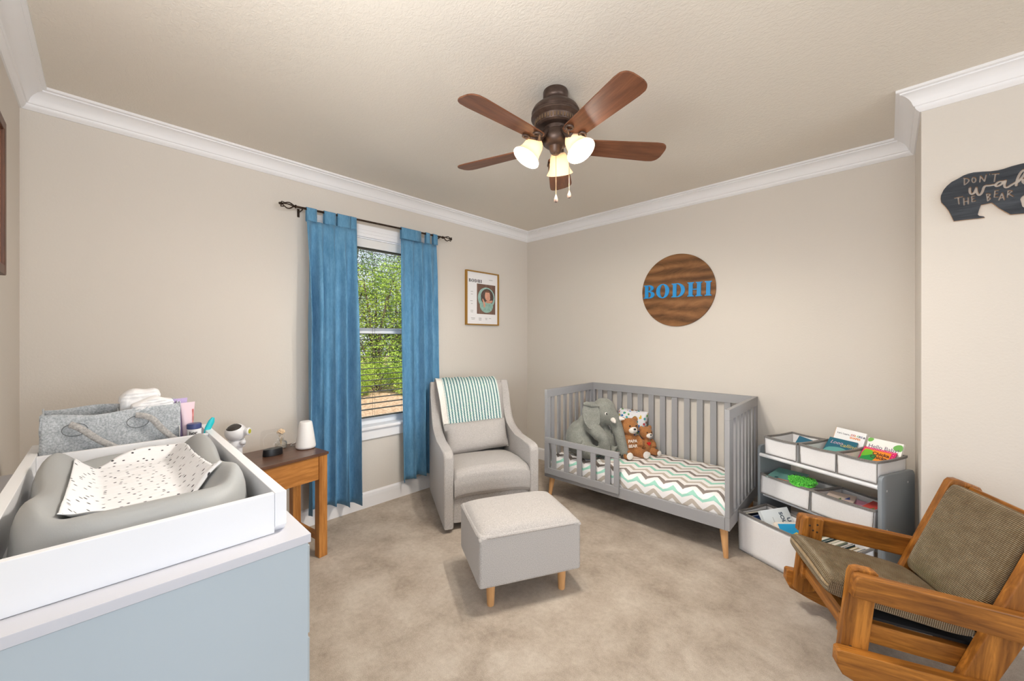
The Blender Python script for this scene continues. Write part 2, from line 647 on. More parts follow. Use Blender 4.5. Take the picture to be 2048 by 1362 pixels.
# ------------------------------------------------------------------ lettering with thick stems and hairline serifs
def arc(cx, cy, rx, ry, a0, a1, n=18):
    return [(cx + rx * math.cos(D2R(a0 + (a1 - a0) * i / n)), cy + ry * math.sin(D2R(a0 + (a1 - a0) * i / n))) for i in range(n + 1)]
def glyph(ch):
    s = .055
    def stem(x):
        return [(x - .09, 0), (x + .33, 0), (x + .33, s), (x + .25, s + .035), (x + .25, 1 - s - .035), (x + .33, 1 - s), (x + .33, 1), (x - .09, 1), (x - .09, 1 - s), (x, 1 - s - .035), (x, s + .035), (x - .09, s)]
    if ch == 'I':
        return [stem(.09)], .44
    if ch == 'H':
        L = stem(.09)
        return [[(0, 0), (.42, 0), (.42, s), (.34, s + .035), (.34, .47), (.62, .47), (.62, s + .035), (.54, s), (.54, 0), (.96, 0), (.96, s), (.87, s + .035), (.87, 1 - s - .035), (.96, 1 - s), (.96, 1), (.54, 1), (.54, 1 - s), (.62, 1 - s - .035), (.62, .53), (.34, .53), (.34, 1 - s - .035), (.42, 1 - s), (.42, 1), (0, 1), (0, 1 - s), (.09, 1 - s - .035), (.09, s + .035), (0, s)]], .98
    if ch == 'O':
        return [arc(.46, .5, .46, .53, 0, 360, 48)[:-1], arc(.46, .5, .19, .465, 0, 360, 40)[:-1]], .95
    if ch == 'D':
        return [[(0, 0), (.40, 0)] + arc(.40, .5, .50, .5, -90, 90, 28)[1:-1] + [(.40, 1), (0, 1), (0, 1 - s), (.09, 1 - s - .035), (.09, s + .035), (0, s)],
                [(.34, .06)] + arc(.36, .5, .29, .44, -90, 90, 24) + [(.34, .94)]], .93
    if ch == 'B':
        return [[(0, 0), (.42, 0)] + arc(.42, .27, .38, .27, -90, 84, 18)[1:] + arc(.40, .77, .33, .23, -76, 90, 16) + [(0, 1), (0, 1 - s), (.09, 1 - s - .035), (.09, s + .035), (0, s)],
                [(.34, .06)] + arc(.37, .27, .17, .21, -90, 90, 14) + [(.34, .48)],
                [(.34, .57)] + arc(.36, .755, .14, .185, -90, 90, 14) + [(.34, .94)]], .80

def serif_word(word, width, height):
    sp, x = [], 0
    outs = []
    for ch in word:
        g, adv = glyph(ch)
        outs.append((ch, g, x))
        x += adv + .13
    tot = x - .13
    kx = width / tot
    return [(ch, [[((px + ox) * kx - width / 2, (py - .5) * height) for px, py in sl] for sl in g]) for ch, g, ox in outs]

# round wooden sign on the back wall
WALNUT = None
def sign_wood():
    m, nt, p = nodes('stained_plywood')
    vec = coords(nt, 'Object', (.28, 1, 1))
    a = noise(nt, vec, 8, 9, .68, 2.2)
    w = N(nt, 'ShaderNodeTexWave', wave_type='RINGS'); w.inputs['Scale'].default_value = 3.4; w.inputs['Distortion'].default_value = 9; w.inputs['Detail'].default_value = 3
    nt.links.new(coords(nt, 'Object', (.35, 1, 1.2)), w.inputs['Vector'])
    mix = math_(nt, 'ADD', math_(nt, 'MULTIPLY', a, .75), math_(nt, 'MULTIPLY', w.outputs['Fac'], .25))
    nt.links.new(ramp(nt, mix, [(.3, (88, 58, 34)), (.5, (122, 84, 50)), (.7, (146, 104, 66))]), p.inputs['Base Color'])
    p.inputs['Roughness'].default_value = .6; p.inputs['Specular IOR Level'].default_value = .25
    return m
sg = thing('name_sign', 'large round stained wood sign with raised blue letters above the crib', 'sign', (1.6335, 0, 1.679))
b = B(); lathe(b, [(.290, -.001), (.2935, -.003), (.2935, -.012), (.2925, -.013)], 96, Euler((-PI / 2, 0, 0)).to_matrix().to_4x4() @ Mx.Diagonal((1, 1, 1, 1)))
bmesh.ops.transform(b, matrix=Mx.Diagonal((1, -1 if b.verts and max(v.co.y for v in b.verts) > 0.001 else 1, 1, 1)), verts=b.verts)
obj('board', b, sign_wood(), sg)
BLUE = M('blue_paint', (22, 140, 205), .5)
for ch, sls in serif_word('BODHI', .545, .112):
    o = curve_mesh('letter', sls, .008, BLUE, sg, (-.004, -.017, -.001), (PI / 2, 0, 0))
    o.rotation_euler = (PI / 2, D2R(1.4), 0)

# framed birth print on the window wall
fp = thing('framed_print', 'gold framed birth print with a newborn photo, between curtain and corner', 'picture', (.002, -.673, 1.676))
GOLD = M('gold_frame', (176, 132, 60), .4, metal=.55)
PW, PH = .424, .518
b = B()
for (y0, y1, z0, z1) in ((-PW / 2, PW / 2, PH / 2 - .011, PH / 2), (-PW / 2, PW / 2, -PH / 2, -PH / 2 + .011), (-PW / 2, -PW / 2 + .011, -PH / 2 + .011, PH / 2 - .011), (PW / 2 - .011, PW / 2, -PH / 2 + .011, PH / 2 - .011)):
    box(b, 0, .028, y0, y1, z0, z1, .0012)
obj('frame', b, GOLD, fp)
b = B(); box(b, .006, .012, -PW / 2 + .008, PW / 2 - .008, -PH / 2 + .008, PH / 2 - .008)
pr = obj('print_sheet', b, M('print_paper', (238, 236, 236), .6), fp)
DK = M('ink', (52, 48, 46), .7)
for ch, sls in serif_word('BODHI', .165, .030):
    curve_mesh('lettering', sls, .0006, DK, pr, (.0124, -.091, .166), (PI / 2, 0, PI / 2))
GI = M('pale_ink', (170, 166, 166), .8)
for (y, z, w) in ((-.135, .06, .03), (-.135, .035, .024), (-.14, -.03, .03), (-.135, -.055, .02), (-.135, -.12, .034), (-.135, -.135, .03), (-.12, -.192, .05), (-.12, -.204, .04), (-.03, -.19, .035), (-.03, -.2, .035), (-.03, -.21, .03), (.05, -.19, .03), (.05, -.203, .025), (.1, -.19, .03), (.11, .19, .05)):
    b = B(); box(b, .012, .0124, y - w / 2, y + w / 2, z - .0022, z + .0022)
    obj('text_line', b, GI, pr, smooth=0)
py0, py1, pz0, pz1 = -.072, .172, -.150, .142
b = B(); box(b, .0118, .0126, py0, py1, pz0, pz1)
ph = obj('photo', b, wood('photo_boards', (96, 72, 62), (136, 106, 92), 'z', .7, 14), fp)
cy, cz = .052, -.012
b = B(); prism(b, [p for p in arc(cy, cz + .02, .112, .105, 0, 360, 40)][:-1], .0127, .0132, 'yz')
obj('basket', b, M('basket_teal', (150, 184, 176), .8, var=20, vs=40), ph)
b = B(); prism(b, [p for p in arc(cy + .01, cz + .03, .085, .082, 0, 360, 36)][:-1], .0133, .0136, 'yz')
obj('basket_lining', b, M('basket_inside', (88, 72, 66), .8, var=14, vs=60), ph)
b = B(); prism(b, arc(cy, cz - .052, .088, .072, 180, 360, 24), .0137, .01405, 'yz'); prism(b, arc(cy, cz - .052, .088, .036, 0, 360, 30)[:-1], .01370, .0141, 'yz')
obj('blanket', b, M('photo_blanket', (142, 176, 164), .8, var=16, vs=50), ph)
SKIN = M('photo_skin', (206, 152, 128), .7, var=12, vs=30)
b = B()
prism(b, arc(cy + .012, cz + .045, .034, .05, 0, 360, 30)[:-1], .0142, .0148, 'yz')
prism(b, arc(cy + .018, cz + .02, .03, .026, 0, 360, 26)[:-1], .0142, .0150, 'yz')
prism(b, smooth_poly([(cy - .06, cz + .01), (cy - .045, cz + .015), (cy - .015, cz - .04), (cy - .02, cz - .075), (cy - .04, cz - .07), (cy - .04, cz - .04)]), .0142, .0152, 'yz')
prism(b, smooth_poly([(cy - .02, cz - .01), (cy + .06, cz + .0), (cy + .085, cz + .005), (cy + .07, cz - .025), (cy, cz - .03)]), .0142, .0154, 'yz')
obj('newborn', b, SKIN, ph)
b = B(); prism(b, arc(cy + .012, cz + .072, .033, .026, 10, 170, 20), .0143, .0156, 'yz')
obj('newborn_hair', b, M('photo_hair', (120, 86, 66), .8), ph)

# bear shaped sign on the bump-out wall
OUT = [(-0.156, 0.021), (-0.155, 0.036), (-0.147, 0.059), (-0.137, 0.074), (-0.123, 0.088), (-0.105, 0.097), (-0.088, 0.107), (-0.073, 0.111), (-0.058, 0.112), (-0.034, 0.108), (-0.012, 0.103), (0.009, 0.101), (0.026, 0.103), (0.043, 0.107), (0.058, 0.109), (0.069, 0.11), (0.077, 0.11), (0.096, 0.106), (0.113, 0.096), (0.128, 0.081), (0.139, 0.078), (0.147, 0.063), (0.163, 0.042), (0.165, 0.03), (0.16, 0.022), (0.145, 0.020), (0.137, 0.007), (0.132, -0.015), (0.129, -0.038), (0.132, -0.081), (0.14, -0.102), (0.139, -0.107), (0.113, -0.106), (0.104, -0.06), (0.088, -0.023), (0.077, -0.021), (0.07, -0.028), (0.067, -0.037), (0.07, -0.052), (0.072, -0.067), (0.079, -0.076), (0.084, -0.098), (0.042, -0.094), (0.028, -0.079), (0.012, -0.061), (-0.008, -0.032), (-0.023, -0.034), (-0.038, -0.035), (-0.044, -0.058), (-0.047, -0.075), (-0.043, -0.081), (-0.03, -0.087), (-0.027, -0.092), (-0.044, -0.092), (-0.078, -0.09), (-0.116, -0.089), (-0.123, -0.066), (-0.131, -0.041), (-0.142, -0.017), (-0.154, 0.004)]
STR = [[(-0.085, 0.094), (-0.085, 0.065)], [(-0.087, 0.095), (-0.073, 0.088), (-0.071, 0.08), (-0.078, 0.07), (-0.085, 0.065)],
 [(-0.06, 0.091), (-0.054, 0.088), (-0.052, 0.078), (-0.054, 0.069), (-0.059, 0.067), (-0.063, 0.075), (-0.063, 0.085), (-0.06, 0.091)],
 [(-0.041, 0.065), (-0.039, 0.091)], [(-0.039, 0.091), (-0.028, 0.065)], [(-0.028, 0.065), (-0.023, 0.092)], [(-0.013, 0.094), (-0.014, 0.089)],
 [(-0.007, 0.089), (0.011, 0.086)], [(0.002, 0.087), (-0.001, 0.056)],
 [(-0.069, 0.047), (-0.070, 0.030), (-0.065, 0.018), (-0.057, 0.021), (-0.051, 0.040)], [(-0.051, 0.043), (-0.050, 0.022), (-0.043, 0.006), (-0.034, 0.018), (-0.029, 0.046), (-0.015, 0.043), (-0.001, 0.043)],
 [(0.024, 0.051), (0.011, 0.053), (0.001, 0.042), (0.005, 0.033), (0.017, 0.038), (0.026, 0.051)], [(0.029, 0.052), (0.025, 0.031), (0.031, 0.02), (0.045, 0.03), (0.057, 0.038)],
 [(0.057, 0.024), (0.058, 0.039), (0.063, 0.062), (0.072, 0.081), (0.079, 0.084), (0.081, 0.071), (0.072, 0.052), (0.061, 0.037)], [(0.069, 0.045), (0.078, 0.045), (0.072, 0.035), (0.085, 0.019), (0.096, 0.028)],
 [(0.096, 0.028), (0.104, 0.038), (0.099, 0.049), (0.091, 0.034), (0.097, 0.016), (0.11, 0.019)],
 [(-0.113, 0.013), (-0.091, 0.014)], [(-0.103, 0.012), (-0.101, -0.016)],
 [(-0.087, 0.008), (-0.086, -0.024)], [(-0.074, 0.007), (-0.074, -0.022)], [(-0.087, -0.009), (-0.074, -0.009)],
 [(-0.064, 0.009), (-0.063, -0.015)], [(-0.064, 0.009), (-0.056, 0.01)], [(-0.063, -0.003), (-0.057, -0.002)], [(-0.063, -0.015), (-0.054, -0.014)],
 [(-0.022, 0.008), (-0.019, -0.021)], [(-0.022, 0.009), (-0.01, 0.005), (-0.019, -0.005)], [(-0.019, -0.005), (-0.01, -0.013), (-0.019, -0.022)],
 [(0.001, 0.017), (-0.001, -0.01)], [(0.001, 0.017), (0.01, 0.016)], [(0.0, 0.003), (0.007, 0.003)], [(-0.001, -0.01), (0.008, -0.012)],
 [(0.011, -0.026), (0.02, 0.002)], [(0.02, 0.002), (0.026, -0.029)], [(0.015, -0.018), (0.024, -0.018)],
 [(0.036, 0.008), (0.034, -0.02)], [(0.036, 0.008), (0.049, 0.004), (0.037, -0.005)], [(0.037, -0.006), (0.049, -0.02)]]
SCRIPT = set(range(9, 16))
b = B(); prism(b, OUT, -.012, -.001, 'xz')
BM = [wood('black_stained_wood', (40, 43, 48), (72, 76, 82), 'x', .6, 16, spec=.25), M('cut_plywood_edge', (186, 152, 118), .7)]
bear = obj('bear_sign', b, BM, None, smooth=0)
for p in bear.data.polygons:
    if abs(p.normal.y) < .5:
        p.material_index = 1
place(bear, (3.2, YB, 1.9))
tag(bear, 'black bear shaped wooden sign with cut-out lettering on the protruding wall', 'sign')
b = B()
kn = 0
for i, s in enumerate(STR):
    pts = chaikin([(p[0], 0, p[1]) for p in s], 2 if len(s) > 2 else 0)
    r = (.0042 if i in SCRIPT else .0025)
    if i == 6: r = .002
    for p, q in zip(pts, pts[1:]):
        d = (q - p)
        if d.length < 1e-5: continue
        ang = math.atan2(d.z, d.x)
        kn += 1
        e = .0001 * (kn % 7)
        T = Mx.Translation((p + q) / 2) @ Mx.Rotation(-ang, 4, 'Y')
        box(b, -d.length / 2, d.length / 2, -.02 - e, .006 + e, -r, r, 0, 2, T)
    for p in pts:
        kn += 1
        e = .00013 * (kn % 11)
        q = bmesh.ops.create_cone(b, cap_ends=True, segments=10, radius1=r * .999, radius2=r * .999, depth=.03 + 2 * e)
        bmesh.ops.transform(b, matrix=Mx.Translation((p.x, -.007, p.z)) @ Mx.Rotation(PI / 2, 4, 'X') @ Mx.Rotation(kn * .37, 4, 'Z'), verts=q['verts'])
bmesh.ops.recalc_face_normals(b, faces=b.faces)
me = bpy.data.meshes.new('cutter'); b.to_mesh(me); b.free()
cut = bpy.data.objects.new('cutter', me); COL.objects.link(cut); cut.location = bear.location
bpy.context.view_layer.update()
md = bear.modifiers.new('cut', 'BOOLEAN'); md.object = cut; md.operation = 'DIFFERENCE'; md.solver = 'EXACT'; md.use_self = True
dg = bpy.context.evaluated_depsgraph_get()
nm = bpy.data.meshes.new_from_object(bear.evaluated_get(dg))
if len(nm.polygons) > 100:
    bear.modifiers.clear(); bear.data = nm
    for p in nm.polygons:
        p.material_index = 0 if abs(p.normal.y) > .5 else 1
else:
    bear.modifiers.clear()
    print('BOOLEAN FAILED', len(nm.polygons))
bpy.data.objects.remove(cut)

# the edge of a wooden framed picture on the left wall
b = B()
for (x0, x1, z0, z1) in ((.0, .035, 1.515, 2.07), (.80, .835, 1.515, 2.07), (.035, .80, 1.515, 1.55), (.035, .80, 2.035, 2.07)):
    box(b, x0, x1, 0, .022, z0 - 1.79, z1 - 1.79, .004)
lp = thing('wall_picture', 'brown wooden framed picture cut off at the left edge of the photo', 'picture', (.549, YL, 1.79))
obj('frame', b, wood('dark_frame_wood', (78, 48, 32), (112, 72, 48), 'z', .45, 12), lp)
b = B(); box(b, .03, .805, .002, .012, -.245, .245)
obj('picture_panel', b, M('panel_copper', (176, 122, 88), .6, var=14, vs=20), lp)

# ------------------------------------------------------------------ ceiling fan
FX, FY = 1.7485, -1.769
fan = thing('ceiling_fan', 'dark bronze ceiling fan with five brown wooden blades and three lit glass shades', 'ceiling fan', (FX, FY, RZ))
FB = M('oil_rubbed_bronze', (84, 68, 60), .42, var=10, vs=30, metal=.6)
b = B(); lathe(b, [(.056, 0), (.058, -.006), (.058, -.030), (.054, -.038), (.049, -.042), (.049, -.060), (.052, -.066)], 40)
obj('canopy', b, FB, fan)
b = B(); lathe(b, [(.050, -.058), (.066, -.062), (.088, -.070), (.104, -.084), (.112, -.100), (.112, -.106), (.108, -.110), (.108, -.116), (.114, -.122), (.114, -.128), (.106, -.134), (.098, -.140), (.092, -.165), (.086, -.170), (.080, -.172)], 48)
hs = obj('motor_housing', b, FB, fan)
b = B()
for k in range(40):
    a = 2 * PI * k / 40
    T = Mx.Rotation(a, 4, 'Z')
    box(b, .0935, .0975, -.0035, .0035, -.162, -.143, .001, 1, T)
obj('vent_ribs', b, M('bronze_highlight', (120, 98, 76), .4, metal=.6), hs)
b = B(); lathe(b, [(.080, -.170), (.056, -.173), (.054, -.188), (.059, -.192), (.060, -.204), (.064, -.216), (.064, -.230), (.058, -.244), (.046, -.254), (.032, -.258), (.029, -.270), (.024, -.284), (.016, -.292), (.003, -.294)], 40)
obj('switch_housing', b, FB, fan)
BW1 = wood('fan_blade_wood', (88, 52, 34), (136, 88, 60), 'x', .42, 10, spec=.3)
a0 = D2R(-92.2)
for k in range(5):
    a = a0 + k * 2 * PI / 5
    R = Mx.Rotation(a, 4, 'Z')
    zb = -.250
    b = B()
    w0, w1, r0, r1 = .050, .064, .112, .536
    out = [(r0, -w0 * .55), (r0 + .015, -w0 * .9), (r0 + .04, -w0), (r1 - .06, -w1)] + [(r1 - .045 + .045 * math.cos(q), w1 * (.62 * math.sin(q) / 1 if abs(math.sin(q)) < .001 else math.copysign(abs(math.sin(q)) ** .55, math.sin(q)))) for q in [(-.5 + i / 18) * PI for i in range(1, 18)]] + [(r1 - .06, w1), (r0 + .04, w0), (r0 + .015, w0 * .9), (r0, w0 * .55)]
    pitch = Mx.Rotation(D2R(-12), 4, 'X')
    prism(b, out, -.003, .003, 'xy', .0015, Mx.Translation((0, 0, 0)) @ pitch)
    bl_ = obj('blade', b, BW1, fan, smooth=30)
    bl_.matrix_local = R @ Mx.Translation((0, 0, zb))
    b = B()
    # blade iron: neck from hub, two outward curling scrolls under the blade
    tube(b, [(.050, 0, .058), (.066, 0, .046), (.084, 0, .018), (.104, 0, -.004), (.130, 0, -.012)], [.012, .011, .010, .011, .010], 10)
    for s in (1, -1):
        pts = []
        for i in range(26):
            t = i / 25
            if t < .45:
                q = t / .45
                x, y = .108 + .050 * q, s * (.003 + .030 * q * q + .016 * q)
            else:
                th = (t - .45) / .55 * 1.6 * PI
                rr = .023 * (1 - .6 * (t - .45) / .55)
                x, y = .158 + rr * math.sin(th) * 1.1, s * (.049 - rr * (1 - math.cos(th)))
            z = -.010 - y * s * math.sin(D2R(12)) * s
            pts.append((x, y, -.011 - math.tan(D2R(12)) * y))
        tube(b, pts, [.0066 - .0022 * i / 25 for i in range(26)], 8)
        sph(b, (pts[-1][0], pts[-1][1], pts[-1][2]), .008, n=10, m=8)
    ir = obj('blade_iron', b, FB, fan, smooth=60)
    ir.matrix_local = R @ Mx.Translation((0, 0, zb))

# lit glass shades
def shade_mat():
    m, nt, p = nodes('alabaster_glass')
    p.inputs['Base Color'].default_value = lin((252, 240, 220)); p.inputs['Roughness'].default_value = .35
    p.inputs['Emission Color'].default_value = lin((255, 226, 186)); p.inputs['Emission Strength'].default_value = .2
    t = N(nt, 'ShaderNodeBsdfTranslucent'); t.inputs['Color'].default_value = lin((255, 240, 220))
    mx = N(nt, 'ShaderNodeMixShader'); mx.inputs[0].default_value = .6
    nt.links.new(p.outputs[0], mx.inputs[1]); nt.links.new(t.outputs[0], mx.inputs[2])
    nt.links.new(mx.outputs[0], nt.nodes['Material Output'].inputs['Surface'])
    return m
SHM = shade_mat()
BULB = M('bulb_glow', (255, 240, 215), .4, em=(255, 226, 180), ems=5)
Fv, Rv = V((-.6926, .7213, 0)), V((.7213, .6926, 0))
for k in range(3):
    ang = D2R(15 + 120 * k)
    d = Fv * math.cos(ang) + Rv * math.sin(ang)
    tilt = (d * .62 + V((0, 0, -1))).normalized()
    neck = d * .088 + V((0, 0, -.236))
    q = V((0, 0, 1)).rotation_difference(tilt).to_matrix().to_4x4()
    T = Mx.Translation(neck) @ q
    b = B(); tube(b, [d * .045 + V((0, 0, -.222)), d * .07 + V((0, 0, -.226)), neck - tilt * .012], [.011, .011, .012], 12)
    lathe(b, [(.010, -.014), (.024, -.012), (.028, -.004), (.028, .014), (.026, .018)], 24, T)
    obj('lamp_arm', b, FB, fan)
    b = B(); lathe(b, [(.024, .002), (.034, .012), (.042, .030), (.045, .050), (.047, .068), (.054, .088), (.066, .104), (.0655, .1055), (.052, .089), (.045, .068), (.043, .050), (.040, .031), (.032, .014), (.022, .004)], 36, T, cap=False)
    sh_ = obj('lamp_shade', b, SHM, fan, smooth=80)
    b = B(); sph(b, (0, 0, 0), (.023, .023, .03)); bmesh.ops.transform(b, matrix=T @ Mx.Translation((0, 0, .058)), verts=b.verts)
    obj('bulb', b, BULB, fan)
    ld = bpy.data.lights.new('bulb_light', 'SPOT'); ld.spot_size = D2R(165); ld.spot_blend = .5; ld.energy = 30; ld.color = (1, .93, .84); ld.shadow_soft_size = .03
    lo = bpy.data.objects.new('bulb_light', ld); COL.objects.link(lo)
    lo.location = V((FX, FY, RZ)) + neck + tilt * .10
    lo.rotation_euler = (tilt * .4 + V((0, 0, -.6))).to_track_quat('-Z', 'Y').to_euler()
for k in range(3):
    ang = D2R(15 + 120 * k)
    d = Fv * math.cos(ang) + Rv * math.sin(ang)
    ld = bpy.data.lights.new('shade_glow', 'POINT'); ld.energy = 5; ld.color = (1, .92, .82); ld.shadow_soft_size = .02
    lo = bpy.data.objects.new('shade_glow', ld); COL.objects.link(lo)
    lo.location = V((FX, FY, RZ)) + d * .088 + V((0, 0, -.236)) + (d * .62 + V((0, 0, -1))).normalized() * .094
for (dx, zend) in ((0.0, 1.945), (.064, 1.972)):
    p0 = Rv * dx + Fv * (-.02 if dx == 0 else .0)
    b = B(); tube(b, [p0 + V((0, 0, -.292 if dx == 0 else -.25)), p0 + V((0, 0, zend - RZ))], .0011, 6)
    ch_ = obj('pull_chain', b, M('chain_brass', (150, 128, 100), .4, metal=.7), fan)
    b = B(); lathe(b, [(.002, .014), (.004, .008), (.0085, -.004), (.0095, -.012), (.007, -.019), (.002, -.022)], 14, Mx.Translation(p0 + V((0, 0, zend - RZ - .008))))
    obj('chain_pull', b, M('pull_stone', (104, 84, 74), .35, var=14, vs=80), ch_)
# ------------------------------------------------------------------ armchair (glider) and ottoman
GREY = fabric('grey_tweed', (154, 149, 145), (202, 197, 193), 380, .4, .95)
PIPE = fabric('grey_piping', (140, 133, 128), (186, 180, 174), 330, .3)
CW = .675
ac_ = thing('glider_armchair', 'light grey upholstered nursery armchair beside the right curtain', 'armchair', (.770, -1.6914, 0), 1.0957)
prof = [(-.004, .03), (-.008, .49), (.0, .515), (.018, .532), (.05, .538), (.16, .535), (.32, .535), (.44, .545), (.53, .575), (.595, .635), (.640, .72), (.668, .82), (.690, .905), (.705, .925), (.735, .925), (.750, .91), (.745, .6), (.738, .03)]
for u0, u1 in ((0, .068), (CW - .068, CW)):
    b = B(); prism(b, prof, u0, u1, 'yz', .014)
    obj('side_arm', b, GREY, ac_, smooth=50)
b = B()
prism(b, [(.56, .10), (.60, .30), (.66, .75), (.682, .90), (.695, .925), (.735, .925), (.747, .91), (.742, .6), (.735, .05), (.6, .05)], .066, CW - .066, 'yz', .012)
obj('back', b, GREY, ac_, smooth=50)
b = B()
def bc(u, v):
    return 0
T = Mx.Translation((CW / 2, .606, .645)) @ Mx.Rotation(D2R(-9.5), 4, 'X')
def f(side):
    def g(u, v):
        x, z = u * 2 - 1, v * 2 - 1
        e = max(0, (1 - abs(x) ** 8) * (1 - abs(z) ** 8)) ** .4
        return T @ V((x * .27, -side * .042 * e, z * .268))
    return g
grid(b, f(1), 18, 18); grid(b, f(-1), 18, 18); bmesh.ops.remove_doubles(b, verts=b.verts, dist=.0005)
obj('back_cushion', b, GREY, ac_, smooth=60)
b = B(); box(b, .066, CW - .066, .02, .6, .05, .26, .012)
obj('base_panel', b, GREY, ac_)
b = B()
def sc(u, v):
    # wraps from the bottom front lip over the top to the back
    x = u * 2 - 1
    path = [(-.002, .235), (-.020, .26), (-.026, .32), (-.020, .375), (.0, .400), (.04, .412), (.2, .416), (.4, .396), (.57, .368)]
    k = v * (len(path) - 1); i = min(int(k), len(path) - 2); t = k - i
    y = path[i][0] * (1 - t) + path[i + 1][0] * t; z = path[i][1] * (1 - t) + path[i + 1][1] * t
    e = 1 - abs(x) ** 6
    return V((CW / 2 + x * .268, y + (1 - e) * .012, z - (1 - e) * .022 + .014 * (1 - x * x) * min(1, v * 2) * (1 - .6 * max(0, v - .6) / .4)))
grid(b, sc, 24, 32)
ed = [e for e in b.edges if e.is_boundary]
r = bmesh.ops.extrude_edge_only(b, edges=ed)
for v in r['geom']:
    if isinstance(v, bmesh.types.BMVert):
        v.co.z = min(v.co.z, .25); v.co.y = max(v.co.y, .03)
obj('seat_cushion', b, GREY, ac_, smooth=70)
b = B(); lathe(b, [(.21, .0), (.22, .004), (.22, .022), (.20, .045), (.1, .06)], 36, Mx.Translation((CW / 2, .38, 0)))
obj('swivel_base', b, M('black_metal', (30, 30, 31), .4), ac_)

# lumbar pillow (its own thing)
b = rot_box_cushion(.50, .235, .13, 18, edge=.55)
for v in b.verts:
    v.co.z += .006 * NZ.noise(V((v.co.x * 9, v.co.y * 9, 1.3)))
    v.co.y += .006 * math.sin(v.co.x * 9) * (1 if v.co.y < 0 else .4)
lum = obj('lumbar_pillow', b, GREY, None, smooth=80)
c, s = math.cos(1.0957), math.sin(1.0957)
def chw(u, v, z):
    return V((.770 + c * u - s * v, -1.6914 + s * u + c * v, z))
lum.matrix_world = Mx.Translation(chw(CW / 2 + .002, .472, .514)) @ Mx.Rotation(1.0957, 4, 'Z') @ Mx.Rotation(D2R(67), 4, 'X') @ Mx.Rotation(D2R(2), 4, 'Z')
tag(lum, 'small grey lumbar pillow leaning on the armchair backrest', 'pillow')

# crocheted blanket over the chair back
def blanket_mat():
    m, nt, p = nodes('crochet')
    uvn = N(nt, 'ShaderNodeUVMap')
    sx = N(nt, 'ShaderNodeSeparateXYZ'); nt.links.new(uvn.outputs[0], sx.inputs[0])
    u, v = sx.outputs[0], sx.outputs[1]
    zz = math_(nt, 'MULTIPLY', math_(nt, 'PINGPONG', math_(nt, 'MULTIPLY', v, 110), .5), .012)
    st = math_(nt, 'FRACT', math_(nt, 'MULTIPLY', math_(nt, 'ADD', u, zz), 40))
    n1 = noise(nt, coords(nt, 'UV', (90, 260, 1)), 1, 2)
    n2 = N(nt, 'ShaderNodeTexNoise'); n2.inputs['Scale'].default_value = 1; nt.links.new(coords(nt, 'UV', (60, 170, 1)), n2.inputs['Vector'])
    yarn = ramp(nt, n2.outputs['Fac'], [(.30, (62, 86, 116)), (.40, (92, 146, 138)), (.5, (70, 104, 128)), (.58, (104, 160, 140)), (.68, (160, 190, 124))], 'CONSTANT')
    white = ramp(nt, n1, [(.3, (196, 216, 210)), (.7, (240, 243, 238))])
    mx = N(nt, 'ShaderNodeMix', data_type='RGBA')
    nt.links.new(ramp(nt, st, [(.52, (0, 0, 0)), (.62, (255, 255, 255))]), mx.inputs[0])
    nt.links.new(white, mx.inputs[6]); nt.links.new(yarn, mx.inputs[7])
    nt.links.new(mx.outputs[2], p.inputs['Base Color'])
    p.inputs['Roughness'].default_value = 1; p.inputs['Specular IOR Level'].default_value = .05
    h = math_(nt, 'ADD', math_(nt, 'PINGPONG', math_(nt, 'MULTIPLY', v, 110), .5), st)
    bump(nt, p, h, .6, .004)
    return m
bk = thing('crochet_blanket', 'green and white striped crochet blanket draped over the armchair backrest', 'blanket', chw(.31, .68, .955), 1.0957)
path = [V((0, .522, .50)), V((0, .540, .62)), V((0, .561, .75)), V((0, .586, .85)), V((0, .624, .915)), V((0, .662, .940)), V((0, .710, .948)), V((0, .748, .940)), V((0, .764, .905)), V((0, .766, .78)), V((0, .764, .62))]
pp = chaikin(path, 2)
def bf(u0t, u1t, u0b, u1b, off):
    def g(u, v):
        k = v * (len(pp) - 1); i = min(int(k), len(pp) - 2); t = k - i
        q = pp[i].lerp(pp[i + 1], t)
        w = min(1, max(0, (q.z - .5) / .43)) if v < .55 else 1
        x = (u0b + (u1b - u0b) * u) * (1 - w) + (u0t + (u1t - u0t) * u) * w
        nrm = V((0, -1, .15)) if v < .4 else (V((0, 0, 1)) if v < .62 else V((0, 1, 0)))
        d = off + .009 + .005 * NZ.noise(V((x * 12, v * 9, 2.2))) + .003 * math.sin(x * 60)
        return V((x, q.y, q.z)) + nrm * d - V((.31, .68, .955))
    return g
b = B(); grid(b, bf(.088, .548, .135, .575, .003), 60, 60, lambda u, v: (u * .46, v * .95))
obj('striped_field', b, blanket_mat(), bk, smooth=180, solid=.008)
b = B(); grid(b, bf(.042, .094, .095, .141, .001), 12, 60, lambda u, v: (u * .05, v * .95))
obj('border', b, fabric('cream_crochet', (226, 220, 210), (248, 244, 238), 220, .6), bk, smooth=180, solid=.008)

